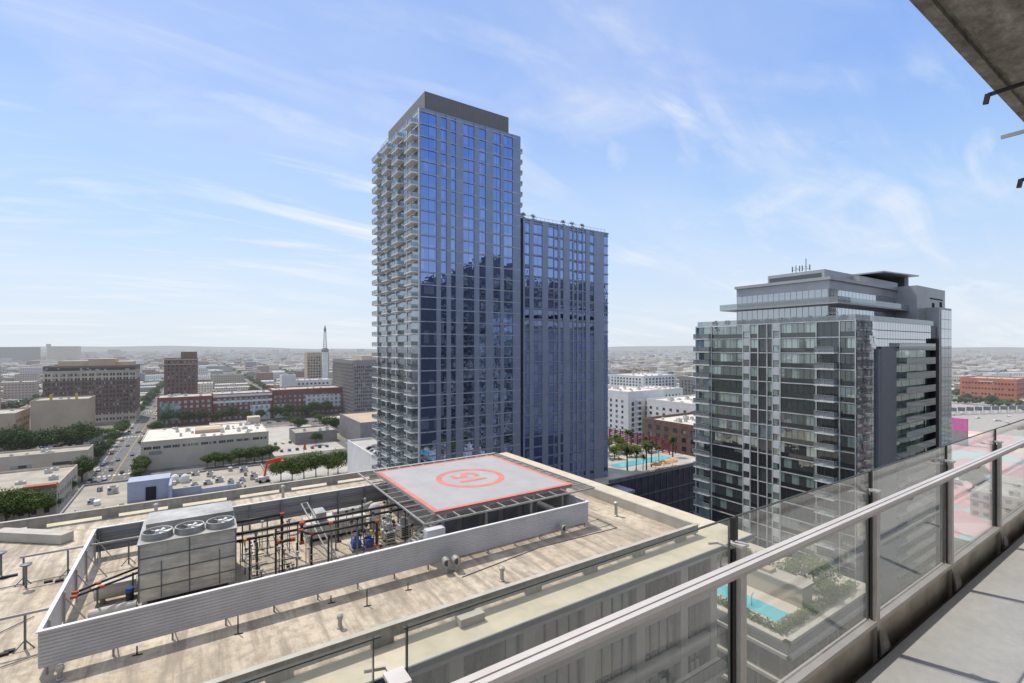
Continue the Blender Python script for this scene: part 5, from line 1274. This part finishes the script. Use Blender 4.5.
# horizon landmarks
q = building('hospital_complex', 'pale stepped building with a narrow tower on the horizon at the left', 'building', -612, -496, 3250, 3330, 80, 'cream', 'flatroof', None, units=0)
MB().box(-614, -600, 3248, 3270, 80, 92).build('tower_block', 'cream', q)
building('long_horizon_building', 'long low block on the horizon at the far left edge', 'building', -850, -650, 3250, 3330, 76, 'greyb', 'flatroof', None, units=0)

# ------------------------------------------------------------------ filler city
def infov(x, y):
    f = x*SA+y*CA; r = x*CA-y*SA
    if f < 50: return None
    px = 512+F*r/f
    return px if (-40 < px < 380 or 600 < px < 705 or 940 < px < 1060) else None
TONES = [(.66,.59,.48),(.58,.50,.39),(.74,.71,.65),(.48,.40,.31),(.38,.30,.24),(.30,.22,.18),(.50,.47,.43),(.66,.60,.50),(.40,.38,.36),(.28,.17,.13),(.72,.71,.69),(.33,.34,.36)]
TN = ['cream','tan','white','beige','taupe','brown','grey','sand coloured','mid grey','brick red','bright white','slate grey']
rc = random.Random(21); cand = []
for i in range(len(XS)-1):
    for j in range(-1, len(YS)-1):
        bx0, bx1 = XS[i]+12, XS[i+1]-12; by0 = (YS[j] if j >= 0 else 167)+12; by1 = (YS[j+1])-12
        if infov((bx0+bx1)/2, (by0+by1)/2) is None and infov(bx0, by0) is None and infov(bx1, by1) is None and infov(bx0, by1) is None and infov(bx1, by0) is None: continue
        nx, ny = rc.choice([(3, 4), (3, 6), (4, 5), (4, 7), (2, 5)])
        for a in range(nx):
            for b in range(ny):
                x0 = bx0+(bx1-bx0)*a/nx+rc.uniform(.3, 3); x1 = bx0+(bx1-bx0)*(a+1)/nx-rc.uniform(.3, 4); y0 = by0+(by1-by0)*b/ny+rc.uniform(.3, 3); y1 = by0+(by1-by0)*(b+1)/ny-rc.uniform(.3, 5)
                if x1-x0 < 5 or y1-y0 < 5 or rc.random() < .12: continue
                if infov((x0+x1)/2, (y0+y1)/2) is None: continue
                if any(x0 < k[1] and x1 > k[0] and y0 < k[3] and y1 > k[2] for k in KEEP): continue
                z = rc.choice([4.5, 5, 6, 7, 8, 9, 10, 12, 14]); 
                if rc.random() < .10: z = rc.uniform(14, 28)
                if (x0 > 300) and rc.random() < .25: z = rc.uniform(10, 20)
                d = math.hypot(x0, y0)
                if d < 650 and x0 < 200: z = min(z, rc.uniform(4, 9))
                elif x0 > 200 and d < 900 and rc.random() < .5: z = rc.uniform(9, 19)
                ti = rc.randrange(12)
                if x0 > 200 and rc.random() < .6: ti = rc.choice([2, 10, 7, 0])
                cand.append((d, x0, x1, y0, y1, z, ti))
for k in range(2600):     # coarser blocks far away
    an = rc.uniform(-48, 50); d = rc.uniform(5000, 13000); x = d*math.sin(R(an)+HEAD); y = d*math.cos(R(an)+HEAD)
    if y < 300 or infov(x, y) is None: continue
    s_ = rc.uniform(30, 110); cand.append((d, x, x+s_, y, y+s_*.6, rc.uniform(8, 22) if rc.random() > .04 else rc.uniform(30, 62), rc.randrange(12)))
cand.sort()
def cblock(mb, c):
    d, x0, x1, y0, y1, z, ti = c; tone = TONES[ti]; n0 = len(mb.f)
    mb.box(x0, x1, y0, y1, 0, z)
    r_ = random.Random(int(d*10)); 
    if d < 1500:
        for _ in range(r_.randrange(1, 5)):
            ux, uy = r_.uniform(x0+1, x1-3), r_.uniform(y0+1, y1-3); mb.box(ux, ux+r_.uniform(1, 3), uy, uy+r_.uniform(1, 3), z, z+r_.uniform(.8, 2.2))
        if r_.random() < .5: mb.box(x0-.15, x1+.15, y0-.15, y0+.4, z-.3, z+.8); mb.box(x0-.15, x0+.4, y0+.4, y1, z-.3, z+.8); mb.box(x1-.4, x1+.15, y0+.4, y1, z-.3, z+.8); mb.box(x0+.4, x1-.4, y1-.4, y1, z-.3, z+.8)
    v = r_.uniform(.75, 1.1)
    mb.tone += [tuple(c_*v for c_ in tone)]*(len(mb.f)-n0)
def region(px): return 'left of the tall glass tower' if px < 380 else ('between the two glass buildings' if px < 720 else 'at the right edge of the view')
for c in cand[:210]:
    mb = MB(); cblock(mb, c); px = infov((c[1]+c[2])/2, (c[3]+c[4])/2)
    o = mb.build('city_building', 'city'); h_ = 'single storey' if c[5] < 6 else ('low' if c[5] < 11 else 'mid rise')
    dist = 'near' if c[0] < 500 else ('middle distance' if c[0] < 800 else 'hazy')
    tag(o, f'{h_} {TN[c[6]]} building in the {dist} city {region(px)}', 'building', f'{h_} {TN[c[6]]} {dist} buildings {region(px)}')
mb = MB()
for c in cand[210:]: cblock(mb, c)
o = mb.build('distant_city', 'city', kind='stuff'); tag(o, 'hazy carpet of low city buildings reaching to the horizon', 'city')
# scattered trees of the far city, one mass
mb = MB(); rt = random.Random(5)
for k in range(9000):
    d = 750*math.exp(rt.random()*2.3); an = rt.uniform(-47, 48); x = d*math.sin(R(an)+HEAD); y = d*math.cos(R(an)+HEAD)
    if y < 100 or infov(x, y) is None: continue
    ix = round((x+38)/125); iy = round((y-337)/170)
    if rt.random() < .8: x = -38+125*ix+rt.choice((-12.5, 12.5))+rt.uniform(-1, 1)
    if any(x < q_[1] and x > q_[0] and y < q_[3] and y > q_[2] for q_ in KEEP): continue
    r_ = rt.uniform(2.5, 5); h_ = rt.uniform(5, 11)
    for _ in range(3):
        c = Vector((x+rt.uniform(-r_, r_)*.6, y+rt.uniform(-r_, r_)*.6, h_*rt.uniform(.6, 1))); s_ = r_*rt.uniform(.5, .9)
        vs = [c+Vector((s_,0,0)), c+Vector((0,s_,0)), c+Vector((-s_,0,0)), c+Vector((0,-s_,0)), c+Vector((0,0,s_*.8)), c+Vector((0,0,-s_))]
        vs = [v+Vector((rt.uniform(-.3,.3), rt.uniform(-.3,.3), rt.uniform(-.3,.3)))*s_ for v in vs]
        mb.add(vs, [(0,1,4),(1,2,4),(2,3,4),(3,0,4),(1,0,5),(2,1,5),(3,2,5),(0,3,5)])
o = mb.build('distant_trees', 'leafd', kind='stuff'); tag(o, 'scattered dark trees dotted through the distant city', 'trees')

# ------------------------------------------------------------------ own building: tower body, neighbour tower, balcony
FZ = HC-2.12; RYc = 1.42
t = thing('neighbour_tower', 'pale apartment tower next to the balcony, seen only in reflections', 'tower', (160, -25, 0))
q = MB(); q.box(104, 226, -45, -3, 0, 100); q.box(104, 132, -40, -3.2, 100, 108); q.box(132, 160, -40, -3.1, 100, 119); q.box(160, 186, -40, -3.2, 100, 106); q.box(186, 214, -40, -3.1, 100, 113); q.box(140, 148, -30, -10, 119, 124); q.build('wall', 'ownwall', t)
sp = []
q = MB()
for k in range(30):
    for i in range(24): q.box(105+i*5, 108.6+i*5, -2.98, -2.9, 2+k*3.7, 4.4+k*3.7)
q.build('window', 'win', t, kind='stuff')
q = MB()
for k in range(30):
    for i in range(13): q.box(106+i*9.3, 111+i*9.3, -3, -1.6, 1+k*3.7, 1.9+k*3.7)
q.build('balcony', 'greyb', t, kind='stuff')
t = thing('home_tower', 'own residential tower carrying the balcony', 'tower', (0, -12, 0))
q = MB(); q.box(-40, 34, -30, -4.2, 0, 108); q.build('wall', 'ownwall', t)
q = MB()
for k in range(34):
    if abs(k*3.1+1.5-(FZ)) < 6: continue
    for i in range(16): q.box(-39+i*4.6, -35.6+i*4.6, -4.2, -4.1, 1.5+k*3.1, 3.8+k*3.1)
q.build('window', 'win', t, kind='stuff')
t = thing('balcony_floor', 'grey painted concrete balcony floor at the lower right', 'balcony', (5, 0, FZ))
q = MB(); q.box(-4, 18, -4.2, 1.33, FZ-.22, FZ); q.build('slab', 'floor', t)
q = MB(); q.box(-4, 18, 1.335, 1.35, FZ-.25, FZ-.01); q.build('edge_strip', 'raildk', t)
t = thing('balcony_ceiling', 'rough board marked concrete slab of the balcony above, top right', 'ceiling slab', (5, 0, HC+2.6))
q = MB(); q.box(-4, 18, -4.2, 1.15, HC+2.47, HC+2.7); q.box(-4, 18, 1.185, 1.27, HC+2.45, HC+2.7); q.box(-4, 18, 1.15, 1.185, HC+2.5, HC+2.7); q.build('slab', 'ceiling', t)
t = thing('glazed_wall', 'glazed apartment front behind the camera', 'wall', (5, -4, FZ))
q = MB(); q.box(-4, 18, -4.25, -4.15, HC+2.0, HC+2.47); 
for x in (-4, -1, 2, 5, 8, 11, 14, 17): q.box(x, x+.12, -4.2, -4.08, FZ, HC+2.47)
q.build('frame', 'wallin', t); q = MB(); q.box(-4, 2, -4.15, -4.1, FZ, HC+2.0); q.box(5, 8, -4.15, -4.1, FZ, HC+2); q.box(11, 18, -4.15, -4.1, FZ, HC+2); q.build('wall', 'wallin', t); q = MB(); q.box(2, 5, -4.2, -4.16, FZ, HC+2.0); q.box(8, 11, -4.2, -4.16, FZ, HC+2.0); q.build('glass', 'win', t)
# ceiling brackets
def cbr(px, py, label, L=.9, hook=False):
    h = -(348-py)/F
    Y = 1.2; X = xy(px)*Y; f = X*SA+Y*CA; z = HC+(348-py)/F*f
    t = thing('railing_bracket', label, 'bracket', (X, Y, z)); q = MB(); q.bar((X, Y, z), (X+.02, Y-L, z+.015), .02, .032); q.build('arm', 'raildk' if hook else 'rail', t)
    if hook: q = MB(); q.bar((X, Y, z+.01), (X-.004, Y+.015, z-.075), .025, .035); q.build('hook', 'raildk', t)
cbr(988, 95, 'dark steel bracket with a hooked tip under the edge of the upper slab', .9, True)
cbr(1001, 137.5, 'pale steel bracket below the upper slab at the right edge', .9)
cbr(1021, 180, 'lowest steel bracket tip at the right edge of the sky', .6, True)

# railing
PXs = [-1.2, .5, 2.31, 3.98, 5.58, 7.17, 8.8, 10.4, 12]
zc = HC-1.0; zg = HC-.875; zp = HC-1.012; zgb = HC-1.915
t = thing('glass_railing', 'bronze framed glass balcony railing with a flat pinkish grey handrail', 'railing', (5, RYc, FZ))
q = MB(); q.box(-4, 18, 1.235, 1.258, zc-.022, zc); q.box(-4, 18, 1.264, 1.292, zc-.022, zc+.0015); q.build('handrail', 'raillt', t)
q = MB(); q.box(-4, 18, 1.240, 1.288, zc-.042, zc-.023); q.build('handrail_underside', 'rail', t)
for i, x in enumerate(PXs):
    q = MB(); q.m = 0; q.box(x, x+.05, RYc-.036, RYc-.008, FZ-.15, zp); q.m = 1; q.box(x-.01, x+.03, RYc-.008, RYc+.005, FZ-.15, zp-.03); q.box(x-.01, x+.03, RYc+.019, RYc+.03, FZ-.15, zp-.03)
    q.build('post', ['rail', 'raildk'], t)
    q = MB(); q.box(x-.018, x+.045, RYc-.05, RYc+.028, zp, zp+.012); q.build('post_cap', 'raillt', t)
    if i != 1: q = MB(); q.box(x+.0, x+.012, RYc+.002, RYc+.022, zp+.018, zg); q.build('glass_clip', 'raildk', t)
    q = MB(); q.bar((x+.02, RYc+.03, zp-.03), (x+.02, RYc+.11, zp-.03), .008, .01); q.bar((x+.02, RYc+.11, zp-.03), (x-.05, RYc+.115, zp-.02), .008, .01); q.build('outer_arm', 'rail', t)
    q = MB(); q.bar((x+.25, 1.265, zc-.042), (x+.25, 1.265, zc-.065), .02); q.bar((x+.25, 1.265, zc-.065), (x+.21, 1.30, zc-.07), .012, .02); q.build('handrail_clip', 'rail', t)
    q = MB(); q.add([(x-.05, 1.36, FZ-.1), (x+.1, 1.36, FZ-.1), (x+.1, 1.34, FZ+.02), (x-.05, 1.34, FZ+.02), (x-.03, RYc-.06, FZ-.1), (x+.08, RYc-.06, FZ-.1), (x+.08, RYc-.06, FZ+.13), (x-.03, RYc-.06, FZ+.13)], [(0,1,2,3),(7,6,5,4),(0,4,5,1),(1,5,6,2),(2,6,7,3),(3,7,4,0)]); q.build('base_bracket', 'blockcast', t)
xs = [-4]+PXs+[18]
for i in range(len(xs)-1):
    a, b = xs[i], xs[i+1]; a += .02 if i else 0; gap = .045
    q = MB(); q.box(a+(.02 if i != 2 else .035), b-(.03 if i != 1 else .055), RYc+.006, RYc+.018, zgb, zg); q.build('glass_pane', 'bglass', t)
    q = MB(); q.box(a+.02, b-.03, RYc+.0055, RYc+.0185, zg, zg+.004); xa_, xb_ = a+(.02 if i != 2 else .035), b-(.03 if i != 1 else .055); q.box(xa_-.004, xa_-.0005, RYc+.005, RYc+.019, zgb, zg+.004); q.box(xb_+.0005, xb_+.003, RYc+.005, RYc+.019, zgb, zg+.004); q.build('glass_edge', 'gedge', t)
q = MB(); q.box(-4, 18, RYc-.035, RYc+.03, zgb-.03, zgb); q.build('bottom_channel', 'rail', t)
q = MB(); q.box(-4, 18, RYc-.01, RYc+.01, FZ-.3, zgb-.03); q.build('fascia', 'fascia', t)

# ------------------------------------------------------------------ light, sky, camera
el = R(60); az = math.atan2(-.35, .94)
d = Vector((-math.sin(az)*math.cos(el), -math.cos(az)*math.cos(el), -math.sin(el)))
L = bpy.data.lights.new('sun', 'SUN'); L.energy = 3.7; L.angle = R(.55); L.color = (1, .925, .81)
lo = bpy.data.objects.new('sun', L); COL.objects.link(lo); lo.rotation_euler = d.to_track_quat('-Z', 'Y').to_euler()
W = bpy.data.worlds.new('World'); S.world = W; W.use_nodes = True; n, l = W.node_tree.nodes, W.node_tree.links; n.clear()
out = n.new('ShaderNodeOutputWorld'); bg = n.new('ShaderNodeBackground'); sky = n.new('ShaderNodeTexSky'); sky.sky_type = 'NISHITA'; sky.sun_disc = False
sky.sun_elevation = el; sky.sun_rotation = az % (2*math.pi); sky.air_density = 1.0; sky.dust_density = .9; sky.ozone_density = 1.6; sky.altitude = 80
tc = n.new('ShaderNodeTexCoord'); sp_ = n.new('ShaderNodeSeparateXYZ'); l.new(tc.outputs['Generated'], sp_.inputs[0])
def wm(op, a, b=None):
    k = n.new('ShaderNodeMath'); k.operation = op
    for i, v in enumerate((a, b)):
        if v is None: continue
        if isinstance(v, (int, float)): k.inputs[i].default_value = v
        else: l.new(v, k.inputs[i])
    return k.outputs[0]
def wr(f, *st):
    k = n.new('ShaderNodeValToRGB'); l.new(f, k.inputs[0]); e = k.color_ramp.elements
    while len(e) < len(st): e.new(.5)
    for i, (p, c) in enumerate(st): e[i].position = p; e[i].color = (*c, 1) if isinstance(c, tuple) else (c, c, c, 1)
    return k.outputs[0]
def wmix(f, a, b, bt='MIX'):
    k = n.new('ShaderNodeMix'); k.data_type = 'RGBA'; k.blend_type = bt
    for i, v in ((0, f), (6, a), (7, b)):
        if isinstance(v, (int, float)): k.inputs[i].default_value = v
        elif isinstance(v, tuple): k.inputs[i].default_value = (*v, 1)
        else: l.new(v, k.inputs[i])
    return k.outputs[2]
zz = wm('MAXIMUM', sp_.outputs[2], .0); zd = wm('ADD', zz, .16)
cb = n.new('ShaderNodeCombineXYZ'); l.new(wm('DIVIDE', sp_.outputs[0], zd), cb.inputs[0]); l.new(wm('DIVIDE', sp_.outputs[1], zd), cb.inputs[1])
def cl(rot, sc, nscale, seed, dist=.6):
    mp = n.new('ShaderNodeMapping'); mp.inputs['Rotation'].default_value = (0, 0, R(rot)); mp.inputs['Scale'].default_value = (*sc, 1); mp.inputs['Location'].default_value = (seed, seed*1.7, 0)
    l.new(cb.outputs[0], mp.inputs[0]); t_ = n.new('ShaderNodeTexNoise'); t_.inputs['Scale'].default_value = nscale; t_.inputs['Detail'].default_value = 9; t_.inputs['Roughness'].default_value = .58; t_.inputs['Distortion'].default_value = dist
    l.new(mp.outputs[0], t_.inputs['Vector']); return t_.outputs['Fac']
c1 = wr(cl(-48, (.45, 1.35), 1.35, 23.4, 1.5), (.52, 0.), (.62, .22), (.80, .75)); c2 = wr(cl(0, (.4, 1.4), 1.7, 15.9, 1.2), (.52, 0.), (.62, .35), (.78, .95)); c3 = wr(cl(0, (1, 1), .9, 6.6), (.40, .15), (.58, 1.))
cm = wm('MULTIPLY', wm('MAXIMUM', c1, c2), c3); veil = wr(cl(-50, (.5, 1), .5, 5.), (.36, .02), (.72, .34))
cm = wm('MINIMUM', wm('ADD', cm, veil), .9)
grad = wr(zz, (0., (7.0, 7.7, 8.6)), (.5, (7.0, 7.7, 8.6)))
hz = wr(zz, (0., .7), (.06, .45), (.18, .15), (.34, .03), (.6, .0))
skn = wmix(1., sky.outputs[0], (1.75, 1.95, 2.4), 'MULTIPLY')
skg = wr(zz, (0., (7.4, 8.3, 9.1)), (.10, (5.9, 7.5, 9.3)), (.26, (3.8, 6.2, 9.7)), (.46, (2.2, 4.3, 9.2)), (.62, (2.0, 3.9, 8.6)), (.80, (10.5, 10.4, 10.6)))  # last stop: white overhead, added above the view as neutral fill light
skc = wmix(.86, skn, skg)
c_ = wmix(hz, skc, (7.4, 8.0, 8.8)); c_ = wmix(cm, c_, (9.0, 9.3, 9.8))
l.new(c_, bg.inputs['Color']); bg.inputs['Strength'].default_value = .10; l.new(bg.outputs[0], out.inputs[0])

cam = bpy.data.cameras.new('camera'); co = bpy.data.objects.new('camera', cam); COL.objects.link(co); S.camera = co
cam.sensor_width = 36; cam.lens = 36*F/1024; cam.shift_y = 6.5/1024; cam.clip_start = .05; cam.clip_end = 60000
co.location = (0, 0, HC); co.rotation_euler = (R(90), 0, -HEAD)
S.view_settings.view_transform = 'Standard'; S.view_settings.look = 'None'; S.view_settings.exposure = 0
S.cycles.max_bounces = 8; S.cycles.transparent_max_bounces = 16; S.cycles.caustics_reflective = False; S.cycles.caustics_refractive = False
